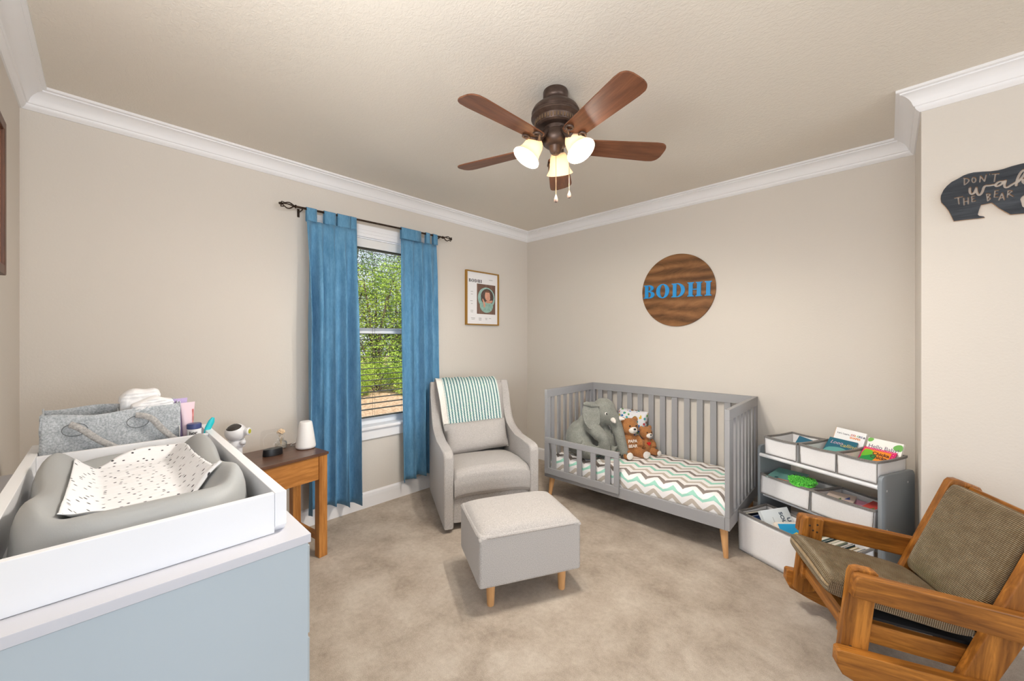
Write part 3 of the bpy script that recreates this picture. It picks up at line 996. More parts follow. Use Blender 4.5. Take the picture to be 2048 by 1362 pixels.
# ottoman
ot = thing('ottoman', 'light grey upholstered ottoman with tapered wooden legs in front of the armchair', 'ottoman', (1.5153, -2.0381, 0), 1.1038)
OW, OD, OZ0, OZ1 = .530, .412, .122, .392
b = B(); box(b, 0, OW, 0, OD, OZ0, OZ1 - .022, .016, 3)
obj('body', b, GREY, ot, smooth=50)
b = B()
def otop(u, v):
    x, y = u * 2 - 1, v * 2 - 1
    e = max(0, (1 - abs(x) ** 5) * (1 - abs(y) ** 5)) ** .5
    return V((OW / 2 + x * OW / 2 * .998, OD / 2 + y * OD / 2 * .998, OZ1 - .036 + .046 * e))
grid(b, otop, 28, 24)
ed = [e for e in b.edges if e.is_boundary]
r = bmesh.ops.extrude_edge_only(b, edges=ed)
for v in r['geom']:
    if isinstance(v, bmesh.types.BMVert): v.co.z -= .01
obj('top_cushion', b, GREY, ot, smooth=70)
b = B(); e = .004; z = OZ1 - .036
rr = [(e, e), (OW - e, e), (OW - e, OD - e), (e, OD - e), (e, e)]
rc = []
for (x, y), (x2, y2) in zip(rr, rr[1:]):
    for i in range(8):
        t = (i + .6) / 8.2
        rc.append(((x + (x2 - x) * t) , (y + (y2 - y) * t), z))
rc.append(rc[0])
tube(b, [(p[0] + (p[0] - OW / 2) * .012, p[1] + (p[1] - OD / 2) * .012, p[2]) for p in rc], .0032, 6, close=False)
obj('piping', b, PIPE, ot, smooth=60)
LEGW = wood('beech_leg', (196, 144, 92), (222, 174, 122), 'z', .4, 12)
for (x, y) in ((.075, .07), (OW - .075, .07), (.075, OD - .07), (OW - .075, OD - .07)):
    b = B(); lathe(b, [(.0165, 0), (.0175, .004), (.0235, OZ0 + .002)], 20, Mx.Translation((x, y, 0)))
    obj('leg', b, LEGW, ot)

# ------------------------------------------------------------------ crib
CL, CD, CZ, CB = 1.351, .728, .874, .173
CG = M('crib_grey', (155, 155, 157), .45, spec=.35)
cb = thing('toddler_crib', 'grey wooden convertible crib with short guard rail against the back wall', 'crib', (.851, -.031, 0), .016)
b = B()
box(b, 0, CL, -.024, 0, CZ - .062, CZ, .002); box(b, 0, CL, -.024, 0, CB, CB + .075, .002)
box(b, 0, .045, -.024, 0, CB + .0752, CZ - .0622, .002); box(b, CL - .045, CL, -.024, 0, CB + .0752, CZ - .0622, .002)
obj('back_frame', b, CG, cb)
for k in range(13):
    x = .045 + (CL - .09) * (k + .5 + .0) / 13
    b = B(); box(b, x - .0225, x + .0225, -.018, -.006, CB + .06, CZ - .055, .003)
    obj('back_slat', b, CG, cb)
for u0, u1 in ((0, .026), (CL - .026, CL)):
    b = B()
    box(b, u0, u1, -CD, -.0245, CZ - .062, CZ, .002); box(b, u0, u1, -CD, -.0245, CB, CB + .075, .002)
    box(b, u0, u1, -CD, -CD + .045, CB + .0752, CZ - .0622, .002); box(b, u0, u1, -.064, -.0245, CB + .0752, CZ - .0622, .002)
    obj('end_frame', b, CG, cb)
    for k in range(7):
        y = -CD + .045 + (CD - .109) * (k + .5) / 7
        b = B(); box(b, u0 + .006, u1 - .006, y - .0185, y + .0185, CB + .07, CZ - .055, .002)
        obj('end_slat', b, CG, cb)
b = B(); box(b, .0262, CL - .0262, -CD, -CD + .022, CB, CB + .072, .002)
obj('front_rail', b, CG, cb)
gr0, gr1 = .012, .662
b = B()
box(b, gr0, gr1, -CD - .018, -CD - .0005, .452, .495, .003); box(b, gr0, gr1, -CD - .018, -CD - .0005, .205, .255, .002)
box(b, gr0, gr0 + .04, -CD - .018, -CD - .0005, .2552, .4518, .002); box(b, gr1 - .038, gr1, -CD - .018, -CD - .0005, .2552, .4518, .002)
obj('guard_rail', b, CG, cb)
for k in range(5):
    x = gr0 + .04 + (gr1 - gr0 - .078) * (k + .5 + (k - 2) * .035) / 5
    b = B(); box(b, x - .0205, x + .0205, -CD - .015, -CD - .004, .245, .455, .002)
    obj('guard_slat', b, CG, cb)
for (x, y, sx, sy) in ((.045, -CD + .05, -1, -1), (CL - .045, -CD + .05, 1, -1), (.045, -.05, -1, .3), (CL - .045, -.05, 1, .3)):
    b = B(); tube(b, [(x, y, CB + .003), (x + sx * .012, y + sy * .012, .06), (x + sx * .018, y + sy * .018, .0)], [.024, .0165, .013], 18)
    obj('leg', b, LEGW, cb)
b = B(); box(b, .03, CL - .03, -CD + .03, -.03, CB + .01, CB + .03)
obj('mattress_support', b, CG, cb)

# mattress with chevron sheet
def chevron():
    m, nt, p = nodes('chevron_sheet')
    uvn = N(nt, 'ShaderNodeUVMap'); sx = N(nt, 'ShaderNodeSeparateXYZ'); nt.links.new(uvn.outputs[0], sx.inputs[0])
    zz = math_(nt, 'MULTIPLY', math_(nt, 'PINGPONG', math_(nt, 'MULTIPLY', sx.outputs[0], 1 / .122), .5), .112)
    t = math_(nt, 'FRACT', math_(nt, 'MULTIPLY', math_(nt, 'ADD', sx.outputs[1], zz), 1 / .232))
    w = (243, 240, 238)
    c = ramp(nt, t, [(0, (142, 132, 126)), (.145, w), (.333, (196, 186, 174)), (.479, w), (.666, (160, 212, 194)), (.812, w)], 'CONSTANT')
    nt.links.new(c, p.inputs['Base Color']); p.inputs['Roughness'].default_value = .9; p.inputs['Specular IOR Level'].default_value = .1
    bump(nt, p, noise(nt, coords(nt), 24, 3), .25, .01)
    return m
mt = thing('crib_mattress', 'crib mattress in a white, mint and taupe chevron fitted sheet', 'mattress', (.851, -.031, CB + .0345), .016)
mx0, mx1, my0, my1, mh = .034, CL - .034, -CD + .036, -.034, .142
b = B()
def mf(u, v):
    # v runs from the bottom of the front, over the top, to the bottom at the back
    x = mx0 + (mx1 - mx0) * u
    L = [(my0 + .012, 0), (my0 + .002, .03), (my0, .08), (my0 + .004, mh - .035), (my0 + .018, mh - .010), (my0 + .05, mh), (my0 + .2, mh + .004), (my1 - .2, mh + .004), (my1 - .05, mh), (my1 - .01, mh - .02), (my1, mh - .06), (my1, 0)]
    k = v * (len(L) - 1); i = min(int(k), len(L) - 2); t = k - i
    e = max(0, abs(u * 2 - 1) - .93) / .07
    y = L[i][0] * (1 - t) + L[i + 1][0] * t; z = L[i][1] * (1 - t) + L[i + 1][1] * t
    z -= .03 * e * e * (z / mh)
    return V((x, y, z + .003 * NZ.noise(V((x * 7, y * 7, 0)))))
LL = [0, .032, .082, .137, .166, .199, .349, .349 + (my1 - my0 - .4), 0, 0, 0, 0]
LL[8] = LL[7] + .15; LL[9] = LL[8] + .045; LL[10] = LL[9] + .04; LL[11] = LL[10] + .1
def muv(u, v):
    k = v * 11; i = min(int(k), 10); t = k - i
    return (u * (mx1 - mx0), LL[i] * (1 - t) + LL[i + 1] * t + .02)
grid(b, mf, 60, 66, muv)
obj('fitted_sheet', b, chevron(), mt, smooth=60)
for x in (mx0, mx1):
    b = B(); box(b, x - .002, x + .002, my0 + .02, my1 - .02, .004, mh - .03, .0015)
    obj('mattress_end', b, M('sheet_white', (238, 236, 233), .9), mt)

# ------------------------------------------------------------------ side table
OAK = {a: wood('stained_pine_' + a, (140, 86, 36), (206, 142, 74), a, .38, 9) for a in 'xyz'}
DKTOP = wood('dark_table_top', (72, 44, 32), (104, 68, 50), 'y', .3, 10)
# local: x along the front edge away from the near corner, y from front to back
TBH = .615
tb = thing('side_table', 'small stained wooden table with dark top between dresser and curtain', 'side table', (.470, -2.305, 0), -PI / 2 + D2R(9))
TL, TD = .545, .368
b = B(); box(b, 0, TL, -TD, 0, TBH - .016, TBH, .003)
obj('table_top', b, wood('dark_table_top_x', (78, 52, 40), (112, 80, 62), 'x', .3, 10), tb)
ins = .006
for (x, y) in ((ins, -ins), (TL - ins - .05, -ins), (ins, -TD + ins + .05), (TL - ins - .05, -TD + ins + .05)):
    b = B(); box(b, x, x + .05, y - .05, y, 0, TBH - .017, .003)
    obj('leg', b, OAK['z'], tb)
b = B(); box(b, ins + .05, TL - ins - .05, -ins - .026, -ins - .006, TBH - .155, TBH - .017, .002)
obj('apron', b, OAK['x'], tb)
b = B(); box(b, ins + .05, TL - ins - .05, -TD + ins + .006, -TD + ins + .026, TBH - .155, TBH - .017, .002)
obj('apron', b, OAK['x'], tb)
for x in (ins + .006, TL - ins - .026):
    b = B(); box(b, x, x + .02, -TD + ins + .05, -ins - .05, TBH - .155, TBH - .017, .002)
    obj('apron', b, OAK['y'], tb)
    b = B(); box(b, x + .008, x + .030, -TD + ins + .048, -ins - .048, .085, .125, .002)
    obj('stretcher', b, OAK['y'], tb)

# ------------------------------------------------------------------ dresser and changing tray
DZ = .80
DP = M('dresser_grey', (180, 191, 198), .42, spec=.4)
dr = thing('dresser', 'pale grey dresser in the foreground carrying the white changing tray', 'dresser', (1.22, -3.18, 0))
dx0, dx1, dy0, dy1 = -.61, .614, -.315, .305
b = B(); box(b, dx0, dx1 + .0, dy0, dy1, DZ - .0215, DZ, .0015)
obj('top', b, M('dresser_top_grey', (204, 204, 210), .42, spec=.4), dr)
b = B(); box(b, dx0 + .004, dx1 - .003, dy0, dy1 - .006, .03, DZ - .0225, .0012)
obj('body', b, DP, dr)
for i in range(2):
    for j in range(3):
        x0 = dx0 + .02 + i * .603; z0 = .07 + j * .235
        b = B(); box(b, x0, x0 + .58, dy1 - .0055, dy1 + .004, z0, z0 + .222, .0015)
        d_ = obj('drawer', b, DP, dr)
        b = B(); lathe(b, [(.004, 0), (.006, .012), (.014, .02), (.012, .028), (.004, .03)], 16, Mx.Translation((x0 + .29, dy1 + .004, z0 + .111)) @ Mx.Rotation(-PI / 2, 4, 'X'))
        obj('knob', b, M('knob_metal', (150, 150, 150), .3, metal=.9), d_)
b = B(); box(b, dx0 + .02, dx1 - .02, dy0 + .02, dy1 - .03, 0, .03)
obj('plinth', b, DP, dr)

TW = M('tray_white', (240, 241, 244), .38, spec=.4)
TX0, TX1, TY0, TY1, TZ = .655, 1.772, -3.412, -2.912, .901
tr_ = thing('changing_tray', 'white wooden changing tray on top of the dresser', 'changing tray', (1.21, -3.162, DZ))
def trl(b):
    bmesh.ops.translate(b, vec=-V(tr_.location), verts=b.verts); return b
for (y0, y1) in ((TY1 - .026, TY1), (TY0, TY0 + .026)):
    b = B()
    prism(b, [(TX0, DZ), (TX1 - .018, DZ), (TX1, DZ + .018), (TX1, TZ), (TX0, TZ)], y0, y1, 'xz', .0018)
    obj('side_rail', trl(b), TW, tr_)
for nm, x0, x1 in (('end_board', TX1 - .020, TX1 - .002), ('end_board', TX0, TX0 + .018), ('divider', .862, .880)):
    b = B(); box(b, x0, x1, TY0 + .0262, TY1 - .0262, DZ + .0005, TZ - .001, .0025)
    obj(nm, trl(b), TW, tr_)
b = B(); box(b, TX0 + .018, TX1 - .02, TY0 + .026, TY1 - .026, DZ + .0005, DZ + .008)
obj('bottom_panel', trl(b), TW, tr_)

# changing pad: peanut shaped moulded foam with raised sides
PX0, PX1, PYC = .884, 1.748, -3.162
PZ0 = DZ + .0085
def sm01(x):
    x = min(1, max(0, x))
    return x * x * (3 - 2 * x)
def pad_h(s, a):
    """s -1 (far) .. 1 (near), a -1..1 across"""
    rho = (abs(a) ** 3.4 + abs(s) ** 3.4) ** (1 / 3.4)
    lobe = math.exp(-((s + .60) / .30) ** 2) + 1.0 * math.exp(-((s - .62) / .34) ** 2)
    side = (.060 + .036 * lobe) * sm01((abs(a) - .34) / .46)
    near = .078 * sm01((s - .42) / .44)
    far = .046 * sm01((-s - .7) / .25)
    h = .034 + (side ** 5 + near ** 5 + far ** 5) ** .2
    if rho > .86:
        k = min(1, (rho - .86) / .14)
        h -= (h - .010) * (1 - math.sqrt(max(0, 1 - k * k)))
    return h
def pad_w(s):
    return .2225 * (1 - .085 * math.exp(-((s - .02) / .33) ** 2))
def pad_xy(u, v):
    # square to disc-like superellipse mapping keeps the rim rounded
    s, a = u * 2 - 1, v * 2 - 1
    m = max(abs(s), abs(a))
    if m < 1e-6: return 0, 0
    rho = (abs(a) ** 3.4 + abs(s) ** 3.4) ** (1 / 3.4)
    f = m / rho
    return s * f, a * f
def pad_pt(s, a, off=0):
    return V(((PX0 + PX1) / 2 + s * (PX1 - PX0) / 2, PYC + a * pad_w(s), PZ0 + pad_h(s, a) + off))
pd = thing('changing_pad', 'grey peanut shaped foam changing pad inside the white tray', 'changing pad', ((PX0 + PX1) / 2, PYC, PZ0))
b = B(); grid(b, lambda u, v: pad_pt(*pad_xy(u, v)) - V(pd.location), 110, 80)
ed = [e for e in b.edges if e.is_boundary]
r = bmesh.ops.extrude_edge_only(b, edges=ed)
vv = [v for v in r['geom'] if isinstance(v, bmesh.types.BMVert)]
for v in vv: v.co.z = 0.0005
b.faces.new(sorted(vv, key=lambda v: math.atan2(v.co.y, v.co.x)))
obj('foam', b, M('pad_grey', (166, 168, 168), .5, spec=.35, bmp=.05, bs=300), pd, smooth=180)

# muslin cover lying in the pad
def muslin():
    m, nt, p = nodes('dotted_muslin')
    vec = coords(nt, 'Object', (1, 1, 0))
    vo = N(nt, 'ShaderNodeTexVoronoi'); vo.inputs['Scale'].default_value = 40; vo.inputs['Randomness'].default_value = .75
    vo.feature = 'F1'; vo.voronoi_dimensions = '2D'
    ms = N(nt, 'ShaderNodeMapping'); ms.inputs['Scale'].default_value = (1, .8, 1); ms.inputs['Rotation'].default_value = (0, 0, .6)
    nt.links.new(vec, ms.inputs['Vector']); nt.links.new(ms.outputs[0], vo.inputs['Vector'])
    c = ramp(nt, vo.outputs['Distance'], [(.085, (60, 60, 66)), (.135, (242, 243, 246))])
    nt.links.new(c, p.inputs['Base Color']); p.inputs['Roughness'].default_value = .95; p.inputs['Specular IOR Level'].default_value = .1
    bump(nt, p, noise(nt, coords(nt, 'Object', (1, .25, 1)), 90, 3), .4, .004)
    return m
Q = [(1.035, -3.296), (1.640, -3.300), (1.500, -3.010), (.935, -3.035)]     # far-left, near-left, near-right, far-right
mc = thing('muslin_cover', 'white muslin sheet with dark dots lying in the grey changing pad', 'changing cover', (1.25, -3.16, PZ0 + .034))
def muf(u, v):
    # u far->near, v left->right
    bow = .020 * math.sin(PI * u)
    A = V(Q[0]).lerp(V(Q[1]), u); C_ = V(Q[3]).lerp(V(Q[2]), u)
    p = A.lerp(C_, v)
    p.x += -.045 * math.sin(PI * v) * (1 - u) + .02 * math.sin(PI * v) * u * 0
    s = (p.x - (PX0 + PX1) / 2) / ((PX1 - PX0) / 2); a = (p.y - PYC) / pad_w(s)
    h = PZ0 + pad_h(s, a) + .006
    h += .0040 * (1 + NZ.noise(V((p.x * 26, p.y * 12, 3)))) + .0006 * (1 + math.sin(p.x * 210 + 5 * math.sin(p.y * 18)))
    k = max(0, (u - .9) / .1) * max(0, (v - .35) / .65)
    h += .004 * k
    return V((p.x, p.y, h)) - V(mc.location)
b = B(); grid(b, muf, 80, 60)
MUS = muslin()
obj('sheet', b, MUS, mc, smooth=180, solid=.0016)
b = B()
pts = []
for i in range(14):
    t = i / 13
    q = muf(.985, .45 + .55 * t) + V((.004, 0, .006))
    if t > .85: q += V((.006, .008, .001)) * ((t - .85) / .15)
    pts.append(q)
tube(b, pts, [.006 + .003 * math.sin(PI * i / 13) for i in range(14)], 8, .6)
obj('folded_edge', b, MUS, mc, smooth=60)
# ------------------------------------------------------------------ rocking chair
k_ = .965
P = {a: wood('honey_pine_' + a, (104, 60, 18), (190, 124, 50), a, .42, 10, spec=.4) for a in 'xyz'}
th = 3.5942; pt = math.atan(.1104)
fw = V((math.cos(th), math.sin(th), 0)); ac = V((-math.sin(th), math.cos(th), 0))
f2 = fw * math.cos(pt) + V((0, 0, math.sin(pt))); u2 = -fw * math.sin(pt) + V((0, 0, math.cos(pt)))
O_ = V((2.6729, -1.1629, .45278)) - u2 * (.4226 * k_)
Rm = Mx((f2, ac, u2)).transposed().to_4x4()
rk = thing('rocking_chair', 'low wooden rocking chair of thick honey coloured boards with corduroy cushions', 'rocking chair')
rk.matrix_world = Mx.Translation(O_) @ Rm @ Mx.Scale(k_, 4)
RU = .282
def side(s):
    a = lambda x0, x1: (x0 * s, x1 * s)
    y0, y1 = a(RU - .040, RU)
    b = B(); prism(b, [(0, .343), (-.60, .328), (-.60, .420), (-.02, .425), (-.006, .420), (0, .408)], y0, y1, 'xz', .006)
    obj('armrest', b, P['x'], rk)
    y0, y1 = a(RU - .080, RU - .0405)
    b = B(); prism(b, [(-.002, .075), (-.002, .405), (-.008, .425), (-.024, .434), (-.075, .434), (-.086, .428), (-.086, .085), (-.03, .06)], y0, y1, 'xz', .005)
    ps = obj('front_post', b, P['z'], rk)
    b = B()
    for (x, z) in ((-.03, .395), (-.06, .405), (-.045, .375), (-.062, .37)):
        sph(b, (x, (RU - .0805) * s, z), (.0045, .0012, .0045), n=10, m=6)
    for (x, z) in ((-.03, .14), (-.055, .125)):
        sph(b, (x, (RU - .0400) * s, z), (.0045, .0012, .0045), n=10, m=6)
    obj('screw_heads', b, M('screw_steel', (70, 60, 50), .5, metal=.6), ps)
    y0, y1 = a(RU - .040, RU)
    bot = [(-.035 - i * .03, -.0466 - .11 * (-.035 - i * .03) + (-.035 - i * .03 + .35) ** 2 / 1.2) for i in range(22)]
    bot = [(x, z + .0017) for x, z in bot]
    b = B(); prism(b, [(.022, .086), (.024, .132), (.016, .140), (-.30, .150), (-.68, .175), (-.69, .165)] + bot[::-1] + [(0, .052)], y0, y1, 'xz', .004)
    obj('rocker', b, P['x'], rk)
    y0, y1 = a(RU - .080, RU - .0405)
    b = B(); prism(b, [(-.335, .085), (-.515, .715), (-.525, .728), (-.545, .732), (-.620, .712), (-.628, .70), (-.425, .10)], y0, y1, 'xz', .005)
    obj('back_post', b, P['z'], rk)
    y0, y1 = a(RU - .113, RU - .081)
    b = B(); box(b, -.43, -.012, *sorted((y0, y1)), .150, .222, .003)
    obj('seat_rail', b, P['x'], rk)
side(1); side(-1)
b = B(); box(b, -.060, -.022, -.168, .168, .165, .235, .003)
obj('front_rail', b, P['y'], rk)
b = B(); box(b, -.42, -.385, -.168, .168, .15, .222, .003)
obj('rear_rail', b, P['y'], rk)
T = Mx.Translation((-.585, 0, .665)) @ Mx.Rotation(D2R(-16.5), 4, 'Y')
b = B(); box(b, -.020, .018, -.201, .201, -.045, .045, .004, 2, T)
obj('top_rail', b, P['y'], rk)
T = Mx.Translation((-.475, 0, .32)) @ Mx.Rotation(D2R(-16.5), 4, 'Y')
b = B(); box(b, -.018, .018, -.201, .201, -.04, .04, .004, 2, T)
obj('lower_back_rail', b, P['y'], rk)
b = B()
box(b, -.44, -.06, -.17, .17, .2225, .2335, .002)
obj('webbing', b, M('black_webbing', (28, 25, 24), .9), rk)

T = Mx.Translation((-.498, 0, .47)) @ Mx.Rotation(D2R(-16.5), 4, 'Y')
b = B(); box(b, -.004, .003, -.2, .2, -.22, .15, .001, 2, T)
obj('back_support', b, M('black_webbing', (28, 25, 24), .9), rk)

def corduroy():
    m, nt, p = nodes('corduroy')
    uvn = N(nt, 'ShaderNodeUVMap'); sx = N(nt, 'ShaderNodeSeparateXYZ'); nt.links.new(uvn.outputs[0], sx.inputs[0])
    r = math_(nt, 'PINGPONG', math_(nt, 'MULTIPLY', sx.outputs[1], 1 / .0064), .5)
    r2 = math_(nt, 'MULTIPLY', r, 2)
    x = math_(nt, 'PINGPONG', math_(nt, 'MULTIPLY', sx.outputs[0], 1 / .012), .5)
    n1 = noise(nt, coords(nt, 'UV'), 16, 4, .6)
    n2 = noise(nt, coords(nt, 'UV'), 240, 2, .6)
    mid = ramp(nt, math_(nt, 'ADD', math_(nt, 'MULTIPLY', n1, .6), math_(nt, 'ADD', math_(nt, 'MULTIPLY', n2, .25), math_(nt, 'MULTIPLY', x, .3))), [(.36, (134, 110, 80)), (.52, (166, 144, 112)), (.66, (190, 172, 142))])
    mx = N(nt, 'ShaderNodeMix', data_type='RGBA')
    nt.links.new(ramp(nt, r2, [(.25, (0, 0, 0)), (.75, (255, 255, 255))]), mx.inputs[0])
    mx.inputs[6].default_value = lin((92, 74, 52)); nt.links.new(mid, mx.inputs[7])
    nt.links.new(mx.outputs[2], p.inputs['Base Color'])
    p.inputs['Roughness'].default_value = 1; p.inputs['Sheen Weight'].default_value = .35; p.inputs['Sheen Roughness'].default_value = .4
    p.inputs['Sheen Tint'].default_value = lin((235, 225, 205)); p.inputs['Specular IOR Level'].default_value = .05
    bump(nt, p, r2, .9, .005)
    return m
CORD = corduroy()
def cushion(name, label, L, W, H, mat_, bow=.0, lift=None):
    """L: length across the ribs, W: width along them; closed section swept along the width"""
    b = B()
    n = 64
    sec = []
    for i in range(n):
        t = 2 * PI * i / n
        c_, s_ = math.cos(t), math.sin(t)
        e = .28
        sec.append((L / 2 * math.copysign(abs(c_) ** e, c_), H / 2 * math.copysign(abs(s_) ** .75, s_)))
    per = [0]
    for i in range(n):
        q, r = sec[i], sec[(i + 1) % n]
        per.append(per[-1] + math.hypot(q[0] - r[0], q[1] - r[1]))
    uv = b.loops.layers.uv.verify()
    M_ = 22
    rows = []
    for j in range(M_ + 1):
        w = (j / M_ * 2 - 1)
        e = max(0, 1 - abs(w) ** 7) ** .45
        k = .72 + .28 * e
        hh = .55 + .45 * e
        rows.append([b.verts.new(V((q[0] * (1 - (1 - k) * .12), w * W / 2, q[1] * hh + (.010 * (1 - w * w) * (1 if q[1] > 0 else 0)) + (lift(q[0], w, q[1]) if lift else 0)))) for q in sec])
    for j in range(M_):
        for i in range(n):
            fc = b.faces.new((rows[j][i], rows[j][(i + 1) % n], rows[j + 1][(i + 1) % n], rows[j + 1][i]))
            for l, (jj, pp_) in zip(fc.loops, ((j, per[i]), (j, per[i + 1]), (j + 1, per[i + 1]), (j + 1, per[i]))):
                l[uv].uv = (jj / M_ * W, pp_)
    for row in (rows[0], rows[-1]):
        fc = b.faces.new(row)
        for l, q in zip(fc.loops, sec):
            l[uv].uv = (q[1], q[0])
    o = obj(name, b, CORD, None, smooth=60)
    o.matrix_world = mat_
    tag(o, label, 'cushion')
    return o
SMx = Mx.Translation(O_) @ Rm @ Mx.Scale(k_, 4)
cushion('seat_cushion', 'ribbed brown corduroy seat cushion of the rocking chair', .458, .396, .072, SMx @ Mx.Translation((-.178, 0, .2985)) @ Mx.Rotation(D2R(-4), 4, 'Y'), lift=lambda x, w, z: .012 * max(0, x / .22) ** 3 * (z > 0))
cushion('back_cushion', 'ribbed brown corduroy back cushion of the rocking chair', .425, .396, .066, SMx @ Mx.Translation((-.474, 0, .511)) @ Mx.Rotation(D2R(73.5), 4, 'Y') @ Mx.Rotation(PI, 4, 'X'))

# ------------------------------------------------------------------ toy shelf
SH0, SA = V((2.2639, -.3102, 0)), -.4205
SL_, SD, SZ = .6413, .3014, .6014
SG = M('shelf_grey', (146, 153, 158), .45, spec=.35)
SW = M('shelf_white', (236, 236, 238), .4)
sh = thing('toy_shelf', 'grey and white toy organizer shelf in the corner beside the crib', 'shelf', SH0, SA)
def rrect(w0, w1, z0, z1, r):
    return arc(w1 - r, z1 - r, r, r, 0, 90, 6) + arc(w0 + r, z1 - r, r, r, 90, 180, 6) + [(w0, z0), (w1, z0)]
for u0, u1 in ((0, .017), (SL_ - .017, SL_)):
    b = B(); prism(b, rrect(0, SD, 0, SZ, .026), u0, u1, 'yz', .003)
    sp_ = obj('side_panel', b, SG, sh)
    if u0 > .1:
        b = B()
        for (y, z) in ((.045, .525), (.235, .545), (.045, .33), (.25, .06)):
            sph(b, (u1, y, z), (.0015, .006, .006), n=10, m=6)
        obj('screw_caps', b, M('cap_white', (214, 214, 214), .4), sp_)
for (y, z) in ((.004, .543), (.255, .540), (.035, .282), (.25, .262), (.03, .045), (.25, .045)):
    b = B(); tube(b, [(.016, y, z), (SL_ - .016, y, z)], .0115 if y < .01 else .0085, 14)
    obj('dowel', b, SW, sh)

BINW = fabric('bin_white', (230, 228, 228), (240, 239, 239), 420, .12, big=0)
BING = fabric('bin_trim_grey', (112, 108, 104), (138, 134, 130), 260, .3)
def shm():
    return Mx.Translation(SH0) @ Mx.Rotation(SA, 4, 'Z')
def fbin(label, u0, u1, v0, v1, z0, h, group, tilt=0, flare=.003, yaw=0, sag=.004):
    t = thing('fabric_bin', label, 'storage bin', (0, 0, 0), 0, group)
    t.matrix_world = shm() @ Mx.Translation(((u0 + u1) / 2, (v0 + v1) / 2, z0)) @ Mx.Rotation(yaw, 4, 'Z') @ Mx.Rotation(tilt, 4, 'X')
    w, d = (u1 - u0) / 2, (v1 - v0) / 2
    b = B()
    def wallf(p, q, n):
        p, q, n = V((*p, 0)), V((*q, 0)), V((*n, 0))
        def f(a, c_):
            k = p.lerp(q, a)
            out = flare * c_ - .004 * math.sin(PI * c_) * math.sin(PI * a) + .0018 * NZ.noise(V((k.x * 22 + z0 * 9, k.y * 22, c_ * 3)))
            return k + n * out + V((0, 0, c_ * h - sag * math.sin(PI * a) * c_ + 0))
        return f
    cs = [(-w, -d), (w, -d), (w, d), (-w, d)]
    ns = [(0, -1), (1, 0), (0, 1), (-1, 0)]
    for i in range(4):
        grid(b, wallf(cs[i], cs[(i + 1) % 4], ns[i]), 20, 8)
    grid(b, lambda a, c_: V((-w + 2 * w * a, -d + 2 * d * c_, .001)), 4, 4)
    bmesh.ops.remove_doubles(b, verts=b.verts, dist=.009 if flare > .004 else .004) if False else None
    obj('body', b, BINW, t, smooth=60, solid=.003, recalc=False)
    b = B()
    ring = []
    for i in range(4):
        f = wallf(cs[i], cs[(i + 1) % 4], ns[i])
        for k in range(20):
            q = f(k / 20, 1); ring.append((q.x, q.y, q.z - .004))
    n = len(ring)
    prev = None
    first = None
    for p in ring:
        r_ = (p[0] / abs(w) * .0044, p[1] / abs(d) * .0044)
        sec = [b.verts.new((p[0] + r_[0], p[1] + r_[1], p[2] - .006)), b.verts.new((p[0] + r_[0], p[1] + r_[1], p[2] + .0055)), b.verts.new((p[0] - r_[0], p[1] - r_[1], p[2] + .0055)), b.verts.new((p[0] - r_[0], p[1] - r_[1], p[2] - .006))]
        if prev:
            for j in range(4): b.faces.new((prev[j], prev[(j + 1) % 4], sec[(j + 1) % 4], sec[j]))
        else:
            first = sec
        prev = sec
    for j in range(4): b.faces.new((prev[j], prev[(j + 1) % 4], first[(j + 1) % 4], first[j]))
    for sx, sy in cs[:2]:
        tube(b, [(sx, sy, .004), (sx * (1 + flare / w), sy - flare, h - .008)], .0022, 6)
    tube(b, [(-w, -d - .001, .002), (w, -d - .001, .002)], .0028, 6)
    obj('trim', b, BING, t, smooth=60)
    return t
fbin('small white fabric bin at the left of the top shelf row', .052, .238, -.001, .262, .5585, .112, 'small fabric bins on the top row')
fbin('small white fabric bin in the middle of the top row, holding teal book', .262, .442, -.001, .262, .5585, .115, 'small fabric bins on the top row')
fbin('small white fabric bin at the right of the top row, holding orange book', .452, .634 - .012, -.001, .262, .5585, .114, 'small fabric bins on the top row')
fbin('wide white fabric bin on the middle row with green knitted mitt', .034, .316, -.02, .262, .2945, .122, 'wide fabric bins on the middle row', D2R(-5.3))
fbin('wide white fabric bin on the middle row next to the right panel', .330, .612, -.02, .262, .2945, .122, 'wide fabric bins on the middle row', D2R(-5.3))
fbin('largest white fabric bin pulled out on the carpet, full of books', .054, .606, -.238, .008, .002, .236, 'large fabric bin')

# ------------------------------------------------------------------ books
PAGE = M('book_pages', (232, 226, 214), .8)
def book(label, u, v, z, w, h, t, lean, yaw, cover, spine=None, roll=0, group='picture books in the fabric bins', deco=None):
    """w across, h along the cover, t thick; local x across, z along the cover, -y is the front"""
    o = thing('book', label, 'book', (0, 0, 0), 0, group)
    o.matrix_world = shm() @ Mx.Translation((u, v, z)) @ Mx.Rotation(yaw, 4, 'Z') @ Mx.Rotation(-lean, 4, 'X') @ Mx.Rotation(roll, 4, 'Y')
    b = B(); box(b, -w / 2, w / 2, -t / 2, -t / 2 + .0018, 0, h, .0006)
    fc = obj('front_cover', b, cover, o)
    b = B(); box(b, -w / 2, w / 2, t / 2 - .0018, t / 2, 0, h, .0006)
    obj('back_cover', b, cover, o)
    b = B(); box(b, -w / 2 - .0008, -w / 2 + .0012, -t / 2, t / 2, 0, h, .0004)
    obj('spine', b, spine or cover, o)
    b = B(); box(b, -w / 2 + .0013, w / 2 - .002, -t / 2 + .0019, t / 2 - .0019, .002, h - .002)
    obj('pages', b, PAGE, o)
    if deco: deco(fc, w, h, t)
    return o
FR = (PI / 2, 0, 0)
C_ = lambda n, c: M('cover_' + n, c, .45)
